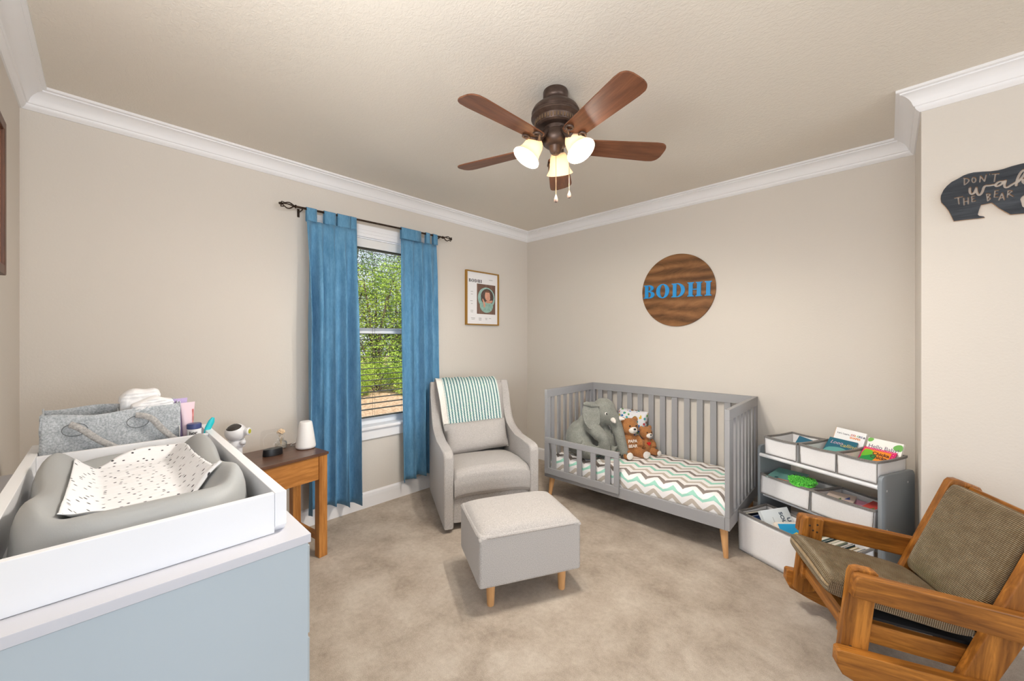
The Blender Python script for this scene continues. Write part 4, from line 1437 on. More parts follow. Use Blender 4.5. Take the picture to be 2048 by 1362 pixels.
def art(parent, name, polys, mat, y):
    b = B()
    for pl in polys: prism(b, pl, y - .0004, y, 'xz')
    return obj(name, b, mat, parent, smooth=0)
def d_colors(p, w, h, t):
    y = -t / 2 - .0006
    x = -w / 2
    text('lettering', "Let's Learn...", .0135, C_('navy', (40, 44, 70)), p, (x + .012, y, h - .030), FR)
    cols = [(200, 50, 60), (190, 60, 60), (236, 190, 60), (120, 170, 110), (70, 76, 120), (90, 90, 130), (60, 60, 80)]
    xx = x + .080
    for ch, c in zip('COLORS&', cols):
        text('lettering', ch, .0145, M('ink_%d_%d' % (c[0], c[1]), c, .5), p, (xx, y, h - .028), FR, bold=.0004)
        xx += .0098
    text('lettering', 'SHAPES', .0155, C_('orange', (226, 130, 50)), p, (x + .078, y, h - .044), FR, bold=.0004)
def d_loon(p, w, h, t):
    y = -t / 2 - .0004
    art(p, 'wave_picture', [smooth_poly([(-w / 2, h * .5), (-w * .1, h * .62), (w * .2, h * .6), (w / 2, h * .42), (w / 2, h * .05), (-w / 2, 0)])], C_('sea_light', (96, 168, 164)), y)
    art(p, 'loon_picture', [smooth_poly([(-w * .3, h * .12), (-w * .05, h * .2), (w * .2, h * .16), (w * .3, h * .1), (0, h * .06)])], C_('loon', (44, 52, 66)), y - .0005)
    text('lettering', 'Loon', .030, C_('pinkish', (200, 170, 190)), p, (-w * .40, y - .0005, h * .80), FR, shear=.2)
    text('lettering', 'calling', .032, C_('straw', (206, 190, 110)), p, (-w * .02, y - .0005, h * .74), FR, shear=.2)
def d_hello(p, w, h, t):
    y = -t / 2 - .0004
    art(p, 'leaf_picture', [smooth_poly([(-w / 2, h), (-w / 2 + .028, h), (-w / 2 + .02, h - .02), (-w / 2, h - .026)])], C_('leaf', (104, 178, 62)), y)
    art(p, 'turtle_picture', [smooth_poly([(w / 2, h - .008), (w / 2 - .025, h - .010), (w / 2 - .042, h - .03), (w / 2 - .03, h - .046), (w / 2, h - .046)])], C_('turtle', (88, 166, 48)), y)
    text('lettering', 'Hello Baby!', .0285, C_('plum', (92, 70, 104)), p, (-.002, y, h - .046), FR, align='CENTER', xs=.98)
def d_chicka(p, w, h, t):
    y = -t / 2 - .0004
    art(p, 'orange_panel', [[(-w / 2 + .006, 0), (w / 2 - .018, 0), (w / 2 - .018, h - .012), (-w / 2 + .006, h - .012)]], C_('mango', (244, 150, 40)), y)
    art(p, 'grass_picture', [smooth_poly([(-w / 2 + .004, h - .012), (-w * .12, h - .02), (-w * .2, h * .55), (-w / 2 + .004, h * .4)])], C_('lime', (112, 194, 46)), y - .0005)
    art(p, 'tree_picture', [smooth_poly([(-w / 2 + .004, h * .52), (-w * .3, h * .58), (-w * .12, h * .74), (w * .02, h * .66), (-w * .06, h * .42), (-w * .2, h * .2), (-w / 2 + .004, h * .2)])], C_('green', (24, 148, 72)), y - .0009)
    b = B()
    for i in range(18):
        prism(b, arc(-w / 2 + .012 + i * (w - .02) / 17, h - .006, .0019, .0019, 0, 360, 8)[:-1], y - .0009, y - .0004, 'xz')
    for i in range(8):
        prism(b, arc(w / 2 - .009, h - .02 - i * .016, .0019, .0019, 0, 360, 8)[:-1], y - .0009, y - .0004, 'xz')
    obj('polka_dots', b, C_('pale_pink', (255, 190, 214)), p)
    text('lettering', 'Chicka', .026, C_('maroon', (86, 34, 30)), p, (-w * .16, y - .001, h - .034), FR, bold=.0006, shear=-.1)
    text('lettering', 'Chicka', .026, C_('maroon', (86, 34, 30)), p, (-w * .18, y - .001, h - .056), FR, bold=.0006, shear=-.1)
book('white book with colourful capital letters leaning behind the teal loon book', .362, .212, .577, .150, .185, .011, D2R(22), D2R(2), C_('white', (240, 240, 240)), C_('amber', (226, 150, 50)), roll=D2R(4), deco=d_colors)
book('teal picture book with a loon, in the middle bin of the top row', .350, .142, .583, .140, .150, .008, D2R(44), D2R(2), C_('teal', (24, 100, 122)), roll=D2R(2), deco=d_loon)
book('white book with green corners and plum lettering, in the right top bin', .535, .205, .577, .150, .165, .014, D2R(24), D2R(3), C_('cream', (242, 242, 236)), roll=D2R(2), deco=d_hello)
book('bright orange book with pink dotted border leaning in the right top bin', .528, .135, .583, .140, .140, .010, D2R(46), D2R(2), C_('pink', (222, 30, 110)), roll=D2R(2), deco=d_chicka)
book('dark teal book mostly hidden inside the left top bin', .150, .19, .562, .12, .105, .010, D2R(32), D2R(3), C_('petrol', (16, 96, 124)), roll=D2R(10))

def d_soft(p, w, h, t):
    y = -t / 2 - .0004
    art(p, 'red_edge', [[(-w * .2, .002), (w * .38, .002), (w * .38, .014), (-w * .1, .012)]], C_('coral', (206, 120, 104)), y)
    art(p, 'dark_patches', [smooth_poly([(-w * .3, h * .12), (-w * .2, h * .2), (-w * .12, h * .12), (-w * .2, h * .06)]), smooth_poly([(w * .05, h * .7), (w * .2, h * .76), (w * .3, h * .66), (w * .15, h * .62)])], C_('ink_teal', (44, 84, 92)), y)
book('flat teal soft picture book lying on the middle row left bin', .152, -.003, .4215, .165, .185, .008, D2R(84), D2R(12), C_('seafoam', (112, 164, 158)), deco=d_soft)
b = B()
sph(b, (0, 0, .006), (.088, .058, .012))
RK = random.Random(5)
for i in range(22):
    for j in range(13):
        x = -.095 + .19 * i / 21; y = -.062 + .124 * j / 12
        lim = .060 * math.sin(PI * min(1, max(0, (x + .1) / .2))) ** .7 * (.9 + .12 * math.sin(i * 2.1))
        if abs(y) > lim: continue
        z = .012 + .010 * (1 - (y / .065) ** 2) + .003 * math.sin(j * 2.2 + i * 1.1)
        sph(b, (x + RK.uniform(-.002, .002), y + RK.uniform(-.002, .002), z), (.0056, .0046, .0060), (RK.uniform(-.5, .5), RK.uniform(-.5, .5), 0), n=8, m=6)
kn_ = obj('knitted_mitt', b, fabric('green_chenille', (60, 176, 50), (126, 226, 94), 160, .8), None, smooth=60)
kn_.matrix_world = shm() @ Mx.Translation((.245, .045, .424)) @ Mx.Rotation(D2R(18), 4, 'Z') @ Mx.Rotation(D2R(6), 4, 'X') @ Mx.Diagonal((.74, 1.15, 1.2, 1))
tag(kn_, 'bright green knitted leaf shaped toy on the middle row bin', 'toy')
for lb, u, v, z, w, h, c, yw, ln in (('thin book with brown and red picture lying in the right middle bin', .43, .03, .372, .12, .15, (214, 196, 184), .3, 80), ('colourful striped board book lying in the right middle bin', .555, .02, .378, .085, .15, (196, 64, 60), -.1, 78), ('pink board book under the striped one in the right middle bin', .505, .05, .355, .1, .15, (222, 160, 190), .1, 80)):
    def dd(p, w_, h_, t_, c=c):
        y = -t_ / 2 - .0004
        pal = [(120, 60, 50), (90, 120, 60), (60, 80, 150), (236, 190, 60)]
        for i in range(3):
            art(p, 'picture_patch', [[(-w_ * .4 + i * w_ * .27, h_ * (.15 + .2 * i)), (-w_ * .2 + i * w_ * .27, h_ * (.2 + .2 * i)), (-w_ * .25 + i * w_ * .27, h_ * (.42 + .2 * i))]], C_('patch%d' % i, pal[i]), y)
    book(lb, u, v, z, w, h, .01, D2R(ln), yw, C_('c%d%d' % (c[0], c[1]), c), deco=dd)
# large bin contents
VR = (Mx.Rotation(PI / 2, 3, 'X') @ Mx.Rotation(-PI / 2, 3, 'Z')).to_euler()
def d_solu(p, w, h, t):
    y = -t / 2 - .0004
    text('lettering', 'SOLU', .034, C_('slate', (70, 84, 100)), p, (w * .16, y, h * .90), VR, bold=.0008)
    text('lettering', 'U', .034, C_('slate', (70, 84, 100)), p, (w * .36, y, h * .74), VR, bold=.0008)
    art(p, 'pink_flower', [smooth_poly([(-w * .05, h * .55), (0, h * .62), (w * .05, h * .55), (0, h * .48)])], C_('rose', (216, 160, 176)), y)
    art(p, 'fine_print', [[(-w * .18, h * .2), (-w * .165, h * .2), (-w * .165, h * .8), (-w * .18, h * .8)], [(-w * .34, h * .3), (-w * .325, h * .3), (-w * .325, h * .6), (-w * .34, h * .6)]], GI, y)
def d_blue(p, w, h, t):
    y = -t / 2 - .0004
    art(p, 'blue_panel', [[(-w * .40, h * .1), (w * .4, h * .1), (w * .4, h * .95), (-w * .40, h * .95)]], C_('sky', (32, 160, 214)), y)
    art(p, 'yellow_square', [[(0, h * .35), (w * .3, h * .45), (w * .2, h * .7), (-w * .08, h * .6)]], C_('yellow', (238, 208, 84)), y - .0005)
BG = 'books in the large pulled-out bin'
book('tall black book standing at the left end of the large bin', .088, -.115, .010, .20, .212, .022, D2R(2), PI / 2 - .12, C_('black', (26, 27, 32)), group=BG)
book('blue picture book leaning beside the tall black book in the large bin', .128, -.115, .012, .20, .205, .010, D2R(6), PI / 2 - .05, C_('cobalt', (58, 88, 148)), group=BG)
book('white paperback with grey capitals leaning in the large bin', .276, -.112, .085, .200, .215, .022, D2R(32), PI / 2 - .12, C_('paper_white', (222, 228, 230)), group=BG, deco=d_solu)
book('white book with blue cover panel and yellow square in the large bin', .340, -.130, .080, .150, .175, .026, D2R(40), PI / 2 - .40, C_('ivory', (240, 228, 214)), group=BG, deco=d_blue)
cs_ = [((204, 200, 214), 'pale lilac', .012), ((34, 26, 56), 'dark indigo', .010), ((42, 150, 190), 'bright cyan', .016), ((212, 164, 40), 'mustard yellow', .014), ((150, 170, 160), 'sage grey', .020), ((40, 74, 80), 'deep teal', .008), ((196, 188, 166), 'sand coloured', .022), ((170, 176, 150), 'pale olive', .020), ((150, 160, 170), 'blue grey', .018), ((24, 70, 92), 'dark blue', .010), ((204, 178, 90), 'straw yellow', .014), ((174, 168, 166), 'warm grey', .022), ((36, 86, 112), 'steel blue', .012)]
u = .372
for c, nm_, t_ in cs_:
    book(nm_ + ' book standing in the row under the rocking chair arm', u + t_ / 2, -.11, .006, .19, .205 + .022 * random.random(), t_, D2R(1), PI / 2, C_('row' + nm_.replace(' ', '_'), c), group=BG)
    u += t_ + .0022
# ------------------------------------------------------------------ plush toys in the crib
FUR_G = fabric('plush_grey', (120, 121, 114), (158, 159, 151), 260, .5, big=22)
FUR_B = fabric('plush_brown', (140, 92, 52), (186, 130, 82), 260, .5)
PW_ = fabric('plush_white', (222, 214, 206), (246, 240, 234), 200, .4)
BLK = M('black_bead', (18, 16, 16), .25)
MZ = CB + .03 + .146          # mattress top
def img_frame(o, yaw):
    """x to the right, -y towards the viewer side of the crib"""
    return Mx.Translation(o) @ Mx.Rotation(yaw, 4, 'Z')
el = thing('plush_elephant', 'large grey plush elephant with white tusks sitting behind the guard rail', 'plush toy', (1.180, -.528, MZ + .004), .7651)
el.scale = (.94, .94, .93)
# local axes: x image right, y away from the viewer
b = B()
sph(b, (-.125, .05, .155), (.105, .13, .150), (0, .35, 0))
sph(b, (-.105, .04, .11), (.115, .15, .11))
sph(b, (-.055, .03, .26), (.085, .10, .11), (0, .5, 0))
sph(b, (.02, .02, .31), (.085, .085, .085))
sph(b, (.082, .0, .385), (.102, .095, .112))
sph(b, (.130, -.01, .340), (.074, .07, .078))
tube(b, [(.150, -.015, .335), (.184, -.025, .262), (.206, -.045, .18), (.224, -.065, .10), (.234, -.085, .052), (.226, -.115, .037)], [.060, .050, .044, .040, .038, .036], 16)
tube(b, [(-.050, -.075, .285), (.005, -.115, .225), (.055, -.130, .175), (.062, -.12, .10), (.058, -.11, .045)], [.060, .056, .050, .048, .046], 16)
tube(b, [(.01, .06, .28), (.09, .05, .21), (.135, .03, .14), (.14, .02, .07), (.14, .01, .04)], [.062, .058, .050, .048, .046], 16)
tube(b, [(-.12, -.08, .085), (-.06, -.11, .07), (-.005, -.13, .055)], [.085, .066, .054], 16)
tube(b, [(-.06, .02, .07), (.06, -.01, .06), (.165, -.07, .046)], [.08, .06, .048], 16)
obj('body', b, FUR_G, el, smooth=180, remesh=.010, sm=5)
b = B()
def ear(side):
    out = [(-.01, .095), (-.05, .088), (-.085, .055), (-.095, .0), (-.085, -.06), (-.05, -.105), (-.01, -.115), (.03, -.09), (.045, -.03), (.04, .04), (.02, .085)]
    return smooth_poly(out, 2)
b = B(); prism(b, ear(1), -.009, .009, 'xz', .006)
bmesh.ops.transform(b, matrix=Mx.Translation((-.022, -.105, .374)) @ Mx.Rotation(.30, 4, 'Z') @ Mx.Rotation(-.20, 4, 'X') @ Mx.Scale(1.12, 4), verts=b.verts)
tube(b, [(-.112, -.125, .462), (-.085, -.122, .468), (-.045, -.112, .450), (.02, -.085, .442)], [.010, .019, .016, .011], 10)
obj('ear', b, FUR_G, el, smooth=60)
b = B(); prism(b, ear(1), -.009, .009, 'xz', .006)
bmesh.ops.transform(b, matrix=Mx.Translation((.06, .105, .350)) @ Mx.Rotation(-.6, 4, 'Z') @ Mx.Rotation(.22, 4, 'X') @ Mx.Scale(.8, 4), verts=b.verts)
obj('ear', b, FUR_G, el, smooth=60)
for p0, p1 in (((.140, -.075, .325), (.146, -.118, .312)), ((.190, -.03, .325), (.238, -.052, .326))):
    b = B(); tube(b, [p0, V(p0).lerp(V(p1), .5), p1], [.020, .019, .008], 14); sph(b, p1, .009, n=10, m=8)
    obj('tusk', b, PW_, el, smooth=60)
b = B(); sph(b, (.083, -.088, .378), (.014, .008, .014)); 
ey = obj('eye', b, PW_, el, smooth=180)
b = B(); sph(b, (.085, -.096, .377), (.008, .004, .009))
obj('pupil', b, M('dark_glass', (60, 62, 58), .2), ey)
for (x, y, z) in ((.018, -.178, .052), (.19, -.108, .048)):
    b = B()
    for k in range(3):
        a = -.7 + .7 * k
        sph(b, (x + .028 * math.sin(a), y - .004, z + .020 * math.cos(a) - .03), (.008, .008, .010), n=12, m=8)
    obj('toe_pad', b, M('toe_black', (34, 36, 34), .6), el, smooth=180)

def bear(name, label, loc, s, yaw, papa):
    t = thing('teddy_bear', label, 'plush toy', loc, yaw)
    b = B()
    sph(b, (0, 0, .090), (.066, .055, .092)); sph(b, (0, -.004, .232), (.072, .064, .068))
    sph(b, (-.055, .005, .285), (.026, .016, .026)); sph(b, (.055, .005, .285), (.026, .016, .026))
    for sx in (-1, 1):
        tube(b, [(sx * .052, -.012, .155), (sx * .078, -.035, .115), (sx * .066, -.062, .085)], [.026, .026, .023], 12)
        tube(b, [(sx * .042, -.01, .035), (sx * .064, -.07, .034), (sx * .070, -.105, .036)], [.040, .036, .034], 12)
    bmesh.ops.scale(b, vec=(s, s, s), verts=b.verts)
    obj('body', b, FUR_B, t, smooth=180, remesh=.0065 * max(s, .75), sm=4)
    b = B(); sph(b, (0, -.058, .216), (.036, .028, .027)); bmesh.ops.scale(b, vec=(s, s, s), verts=b.verts)
    mz = obj('muzzle', b, PW_, t, smooth=180)
    b = B(); sph(b, (0, -.087, .228), (.011, .007, .008)); bmesh.ops.scale(b, vec=(s, s, s), verts=b.verts)
    obj('nose', b, BLK, mz, smooth=180)
    b = B()
    tube(b, [(-.014 * s, -.081 * s, .209 * s), (-.006 * s, -.086 * s, .205 * s), (0, -.087 * s, .210 * s), (.006 * s, -.086 * s, .205 * s), (.014 * s, -.081 * s, .209 * s)], .0012, 6)
    obj('mouth', b, BLK, mz, smooth=180)
    for sx in (-1, 1):
        b = B(); sph(b, (sx * .027 * s, -.060 * s, .248 * s), .0065 * s)
        obj('eye', b, BLK, t, smooth=180)
        b = B(); sph(b, (sx * .070 * s, -.134 * s, .037 * s), (.027 * s, .006 * s, .028 * s))
        obj('foot_pad', b, PW_, t, smooth=180)
    if papa:
        for i, (w_, z) in enumerate((('PAPA', .128), ('BEAR', .090))):
            text('lettering', w_, .033, M('stitch_white', (240, 232, 220), .8), t, (-.002, -.0585 - .003 * (i), z), (PI / 2, 0, 0), depth=.0016, align='CENTER', bold=.0006)
    else:
        b = B()
        hp = [(0, -.016), (.016, .0), (.017, .009), (.010, .015), (.003, .012), (0, .008), (-.003, .012), (-.010, .015), (-.017, .009), (-.016, 0)]
        prism(b, [(p[0] * .9, p[1] * .9 + .125 * s) for p in hp], -.0580 * s - .003, -.045 * s, 'xz', .001)
        obj('heart', b, M('felt_red', (204, 30, 26), .8), t)
    return t
bear('papa', 'bigger brown teddy bear with white lettering on its belly', (1.380, -.330, MZ + .004), 1.0, 1.0, True)
bear('baby', 'smaller brown teddy bear with a red heart on its chest', (1.458, -.200, MZ + .004), .74, 1.1, False)

def pillow_mat():
    m, nt, p = nodes('toy_print_cotton')
    vo = N(nt, 'ShaderNodeTexVoronoi'); vo.inputs['Scale'].default_value = 34
    nt.links.new(coords(nt), vo.inputs['Vector'])
    sep = N(nt, 'ShaderNodeSeparateColor'); nt.links.new(vo.outputs['Color'], sep.inputs[0])
    col = ramp(nt, sep.outputs[0], [(0, (60, 120, 190)), (.2, (226, 190, 60)), (.36, (190, 60, 70)), (.5, (80, 160, 160)), (.66, (150, 110, 80)), (.8, (110, 170, 90))], 'CONSTANT')
    mk = ramp(nt, math_(nt, 'ADD', vo.outputs['Distance'], math_(nt, 'MULTIPLY', noise(nt, coords(nt), 90, 3), .5)), [(.60, (255, 255, 255)), (.64, (0, 0, 0))])
    mx = N(nt, 'ShaderNodeMix', data_type='RGBA'); nt.links.new(mk, mx.inputs[0]); mx.inputs[6].default_value = lin((226, 226, 230)); nt.links.new(col, mx.inputs[7])
    nt.links.new(mx.outputs[2], p.inputs['Base Color']); p.inputs['Roughness'].default_value = .9
    return m
b = rot_box_cushion(.24, .34, .11, 16, edge=.5)
pl = obj('toy_print_pillow', b, pillow_mat(), None, smooth=80)
pl.matrix_world = Mx.Translation((1.306, -.150, MZ + .166)) @ Mx.Rotation(.35, 4, 'Z') @ Mx.Rotation(D2R(76), 4, 'X') @ Mx.Rotation(D2R(-5), 4, 'Z')
tag(pl, 'white pillow with colourful toy print propped behind the teddy bears', 'pillow')

# ------------------------------------------------------------------ changing tray contents
FELT = fabric('grey_felt', (158, 165, 170), (204, 209, 214), 170, .4, big=30)
FELT2 = fabric('grey_felt_strap', (150, 148, 146), (190, 188, 186), 120, .4)
cd = thing('felt_caddy', 'grey felt diaper caddy with strap handles at the back of the tray', 'caddy', (.77, -3.197, DZ + .0095))
def fw_(p, q, h0, h1, droop, out):
    p, q = V(p), V(q)
    d = (q - p); n = V((d.y, -d.x, 0)).normalized()
    def f(u, v):
        k = p.lerp(q, u)
        h = h0 + (h1 - h0) * u
        top = h - droop * math.sin(PI * u) ** 2 + .004 * math.sin(11 * u + 1)
        bul = out * math.sin(PI * min(1, v * 1.1)) * math.sin(PI * u) + .004 * NZ.noise(V((u * 5, v * 4, h0 * 30)))
        return V((k.x, k.y, 0)) + n * bul + V((0, 0, v * top))
    return f
x0, x1, y0, y1 = -.068, .056, -.186, .176
cfront = fw_((x1, y0, 0), (x1 - .006, y1, 0), .212, .222, .011, .004)
for nm, f in (('front_panel', cfront), ('back_panel', fw_((x0, y1, 0), (x0, y0, 0), .222, .222, .0, .004)), ('end_panel', fw_((x1 - .006, y1, 0), (x0, y1, 0), .220, .222, .006, .003)), ('end_panel', fw_((x0, y0, 0), (x1, y0, 0), .222, .212, .006, .003))):
    b = B(); grid(b, f, 40, 16)
    obj(nm, b, FELT, cd, smooth=180, solid=.004, recalc=False)
b = B(); grid(b, lambda u, v: V((x0 + .004 + (x1 - x0 - .014) * v, -.002, u * .205 + .001)), 10, 8)
obj('inner_divider', b, FELT, cd, smooth=180, solid=.004)
b = B(); box(b, x0 + .003, x1 - .009, y0 + .003, y1 - .003, .0005, .004)
obj('bottom', b, FELT, cd)
def strap(u0, pts):
    b = B()
    P_ = [cfront(u, v) + V((.010 + o, 0, 0)) for u, v, o in pts]
    P_ = chaikin(P_, 2)
    tube(b, P_, .0105, 12, .42, up=(1, 0, 0))
    s_ = obj('handle', b, FELT2, cd, smooth=60)
    b = B()
    c0 = cfront(u0, .76) + V((.0045, 0, 0))
    tube(b, [c0 + V((0, .030 * math.cos(a), .022 * math.sin(a))) for a in [i * 2 * PI / 32 for i in range(33)]], .0011, 5)
    obj('stitching', b, M('dark_thread', (104, 108, 110), .9), cd, smooth=60)
strap(.22, [(.19, .85, -.004), (.235, .82, .004), (.29, .74, .010), (.38, .56, .010), (.50, .38, .006), (.60, .24, .004)])
strap(.66, [(.645, .88, -.004), (.70, .86, .004), (.77, .80, .010), (.83, .62, .010), (.92, .42, .006), (.985, .30, .004)])
b = B(); box(b, x1 - .014, x1 + .012, y1 - .004, y1 - .0025, .085, .125)
bmesh.ops.rotate(b, cent=(x1, y1, .1), matrix=Mx.Rotation(.35, 3, 'Y'), verts=b.verts)
tg = obj('care_tag', b, M('tag_white', (236, 236, 234), .8), cd)

DI = M('diaper_white', (240, 240, 241), .9, bmp=.4, bs=40)
def diaper(label, loc, rot_, w, d, h):
    b = B()
    def f(u, v):
        # closed puffy stack: v goes round the folded edge, u along the width
        x = u * 2 - 1
        a = v * 2 * PI
        k = (1 - abs(x) ** 5) ** .35 if abs(x) < 1 else 0
        yy = d / 2 * math.copysign(abs(math.cos(a)) ** .45, math.cos(a)) * (.55 + .45 * k)
        zz = h / 2 * math.copysign(abs(math.sin(a)) ** .55, math.sin(a)) * (.62 + .38 * k)
        zz += (.014 * (1 - x * x) + .004 * math.sin(5 * x + h * 90)) * (zz > 0) 
        g = .0055 * math.sin(zz * 2 * PI / (h / 4.2)) * (abs(math.cos(a)) > .5)
        p = V((yy + math.copysign(g, yy), x * w / 2 * (1 - .03 * math.sin(a * 3)), zz + h / 2))
        return p + V((1, .4, .6)) * .005 * NZ.noise(p * 38)
    grid(b, f, 34, 64)
    bmesh.ops.remove_doubles(b, verts=b.verts, dist=.0006)
    o = obj('folded_diapers', b, DI, None, smooth=180)
    place(o, loc, rot_)
    tag(o, label, 'diaper')
    return o
diaper('folded white diapers standing highest at the back of the felt caddy', (.742, -3.129, DZ + .168), (D2R(4), D2R(8), 0), .118, .05, .108)
diaper('folded white diapers lying lower at the front right in the felt caddy', (.786, -3.094, DZ + .160), (D2R(5), D2R(10), 0), .122, .04, .084)

def lotion(label, loc, col, capc, h, w, col2=None):
    t = thing('lotion_tube', label, 'lotion tube', loc, .25, 'lotion tubes')
    b = B()
    rows = []
    n = 28
    for i in range(17):
        f = i / 16
        z = .030 + (h - .030) * f
        ry = .0145 + (w / 2 - .0145) * f ** 1.3; rx = .0165 * (1 - f) ** .8 + .0012
        rows.append([b.verts.new((rx * math.cos(2 * PI * k / n), ry * math.sin(2 * PI * k / n), z)) for k in range(n)])
    for a, c in zip(rows, rows[1:]):
        for k in range(n): b.faces.new((a[k], a[(k + 1) % n], c[(k + 1) % n], c[k]))
    b.faces.new(rows[-1]); b.faces.new(list(reversed(rows[0])))
    tbm = obj('tube', b, M('tube_%d' % col[0], col, .35), t, smooth=60)
    b = B(); lathe(b, [(.0168, .0005), (.0175, .003), (.0172, .030), (.0160, .0315)], 28)
    obj('cap', b, M('cap_%d' % capc[0], capc, .35), t)
    if col2:
        b = B()
        def g(u, v):
            f = .12 + .72 * v
            z = .030 + (h - .030) * f
            ry = .0145 + (w / 2 - .0145) * f ** 1.3; rx = .0165 * (1 - f) ** .8 + .0016
            a = (.55 + .15 * math.sin(3 * v)) + (1.2 - .2 * v - .55) * u
            return V((rx * math.cos(a) * 1.02, ry * math.sin(a) * 1.02, z))
        grid(b, g, 12, 14)
        obj('printed_band', b, M('band_%d' % col2[0], col2, .4, var=22, vs=60), tbm, smooth=180)
    return t
lotion('lavender lotion tube standing behind the pink tube beside the caddy', (.745, -3.016, DZ + .0085), (190, 172, 216), (126, 104, 132), .228, .056)
lotion('pale pink lotion tube standing beside the felt caddy', (.772, -2.992, DZ + .0085), (232, 206, 216), (232, 206, 216), .212, .050, (206, 130, 128))
jr = thing('cream_jar', 'white ointment jar with navy lid in front of the lotion tubes', 'jar', (.806, -2.975, DZ + .0085))
b = B(); lathe(b, [(.021, .0005), (.0235, .003), (.0235, .104), (.0215, .106)], 30)
obj('jar_body', b, M('jar_white', (238, 238, 240), .3), jr)
b = B(); lathe(b, [(.0225, .1062), (.0245, .108), (.0245, .124), (.0225, .1275), (.004, .128)], 30)
obj('lid', b, M('lid_navy', (58, 70, 122), .35), jr)
text('lettering', 'hor', .018, DK, jr, (.0240, -.006, .092), (PI / 2, 0, PI / 2), align='CENTER', bold=.0005)
b = B()
tube(b, [(0, 0, 0), (.0, .006, .035), (.0, .012, .060), (.0, .022, .085), (.0, .034, .112), (.0, .040, .128)], [.005, .0045, .006, .0115, .0115, .005], 12, .45, up=(1, 0, 0))
sp2 = obj('silicone_spatula', b, M('teal_silicone', (30, 190, 200), .35), None, smooth=60)
place(sp2, (.800, -2.951, DZ + .022)); tag(sp2, 'teal silicone diaper cream spatula standing beside the navy lidded jar', 'spatula')

# ------------------------------------------------------------------ side table items
TT = TBH + .0005
WP = M('white_plastic', (236, 236, 238), .3)
an = thing('astronaut_projector', 'white astronaut shaped night light projector on the side table', 'night light', (.185, -2.712, TT), D2R(48))
b = B()
sph(b, (0, 0, .062), (.038, .032, .036)); sph(b, (0, 0, .045), (.034, .030, .03))
for s in (-1, 1):
    tube(b, [(s * .016, 0, .045), (s * .020, -.002, .02), (s * .021, -.006, .008)], [.018, .016, .017], 14)
    sph(b, (s * .021, -.009, .0085), (.015, .020, .009))
    tube(b, [(s * .030, 0, .080), (s * .047, -.010, .074), (s * .052, -.020, .082)], [.014, .013, .0125], 12)
    sph(b, (s * .053, -.022, .084), .0145, n=14, m=10)
obj('suit', b, WP, an, smooth=180, remesh=.0032, sm=3)
b = B(); sph(b, (0, 0, .135), (.054, .052, .050), n=36, m=24)
hd = obj('helmet', b, WP, an, smooth=180)
VT = Mx.Translation((0, 0, .135)) @ Mx.Rotation(D2R(-52), 4, 'X') 
b = B(); lathe(b, [(.0005, -.0555)] + [(.042 * math.sin(a), -.0552 * math.cos(a) * .995) for a in [.12 * i for i in range(1, 9)]], 36, VT @ Mx.Rotation(PI / 2, 4, 'X') @ Mx.Rotation(PI, 4, 'X'), cap=False)
b.free()
b = B()
def vis(u, v):
    a = (u - .5) * 2.2 + .35; e = .36 + v * 1.12
    k = 1.012
    e2 = e - .22 * abs(a) ** 1.5 * (1 - v) * 0 + .25 * (a * a) * (1 - v)
    return V((.054 * k * math.sin(a) * math.cos(e2), -.052 * k * math.cos(a) * math.cos(e2), .135 + .050 * k * math.sin(e2)))
grid(b, vis, 30, 20)
obj('visor', b, M('visor_smoke', (62, 58, 56), .12, spec=.7), an, smooth=180)
b = B(); lathe(b, [(.012, 0), (.020, .004), (.022, .020), (.018, .024), (.006, .024)], 20, Mx.Translation((.052, 0, .140)) @ Mx.Rotation(PI / 2, 4, 'Y'))
es = obj('ear_cap', b, WP, an, smooth=40)
b = B(); lathe(b, [(.013, .0242), (.013, .0252), (.002, .0252)], 20, Mx.Translation((.052, 0, .140)) @ Mx.Rotation(PI / 2, 4, 'Y'))
obj('yellow_dial', b, M('dial_yellow', (200, 196, 60), .5), es)
b = B(); box(b, -.026, .026, .028, .052, .04, .092, .010, 3)
obj('backpack', b, WP, an)

lb_ = thing('acrylic_lamp', 'black oval lamp base with a clear acrylic plate on the side table', 'lamp', (.318, -2.560, TT), D2R(92))
b = B(); lathe(b, [(.050, 0), (.052, .003), (.050, .036), (.047, .039), (.004, .0392)], 40); bmesh.ops.scale(b, vec=(1, .52, 1), verts=b.verts)
obj('lamp_base', b, M('black_plastic', (24, 24, 26), .35), lb_)
ap, nt, p = nodes('clear_acrylic'); nt.nodes.remove(p)
tr = N(nt, 'ShaderNodeBsdfTransparent'); tr.inputs[0].default_value = (.985, .985, .985, 1); gl = N(nt, 'ShaderNodeBsdfGlossy'); gl.inputs['Roughness'].default_value = .05
mx = N(nt, 'ShaderNodeMixShader'); mx.inputs[0].default_value = .045
nt.links.new(tr.outputs[0], mx.inputs[1]); nt.links.new(gl.outputs[0], mx.inputs[2]); nt.links.new(mx.outputs[0], nt.nodes['Material Output'].inputs['Surface'])
b = B(); prism(b, rrect(-.062, .062, .036, .150, .02), -.002, .002, 'xz', .0006)
pla = obj('acrylic_plate', b, ap, lb_)
ET = M('etched_line', (226, 224, 220), .8)
b = B()
for i in range(5):
    cx_, cz_ = .005 + i * .0105, .062 + i * .0095
    tube(b, [(cx_ + .0048 * math.cos(a), -.0022, cz_ + .0048 * math.sin(a)) for a in [k * 2 * PI / 14 for k in range(15)]], .0009, 5)
tube(b, [(-.045, -.0022, .06), (-.05, -.0022, .10), (-.03, -.0022, .125), (0, -.0022, .128), (.03, -.0022, .12)], .0005, 4)
obj('etching', b, ET, pla, smooth=0)

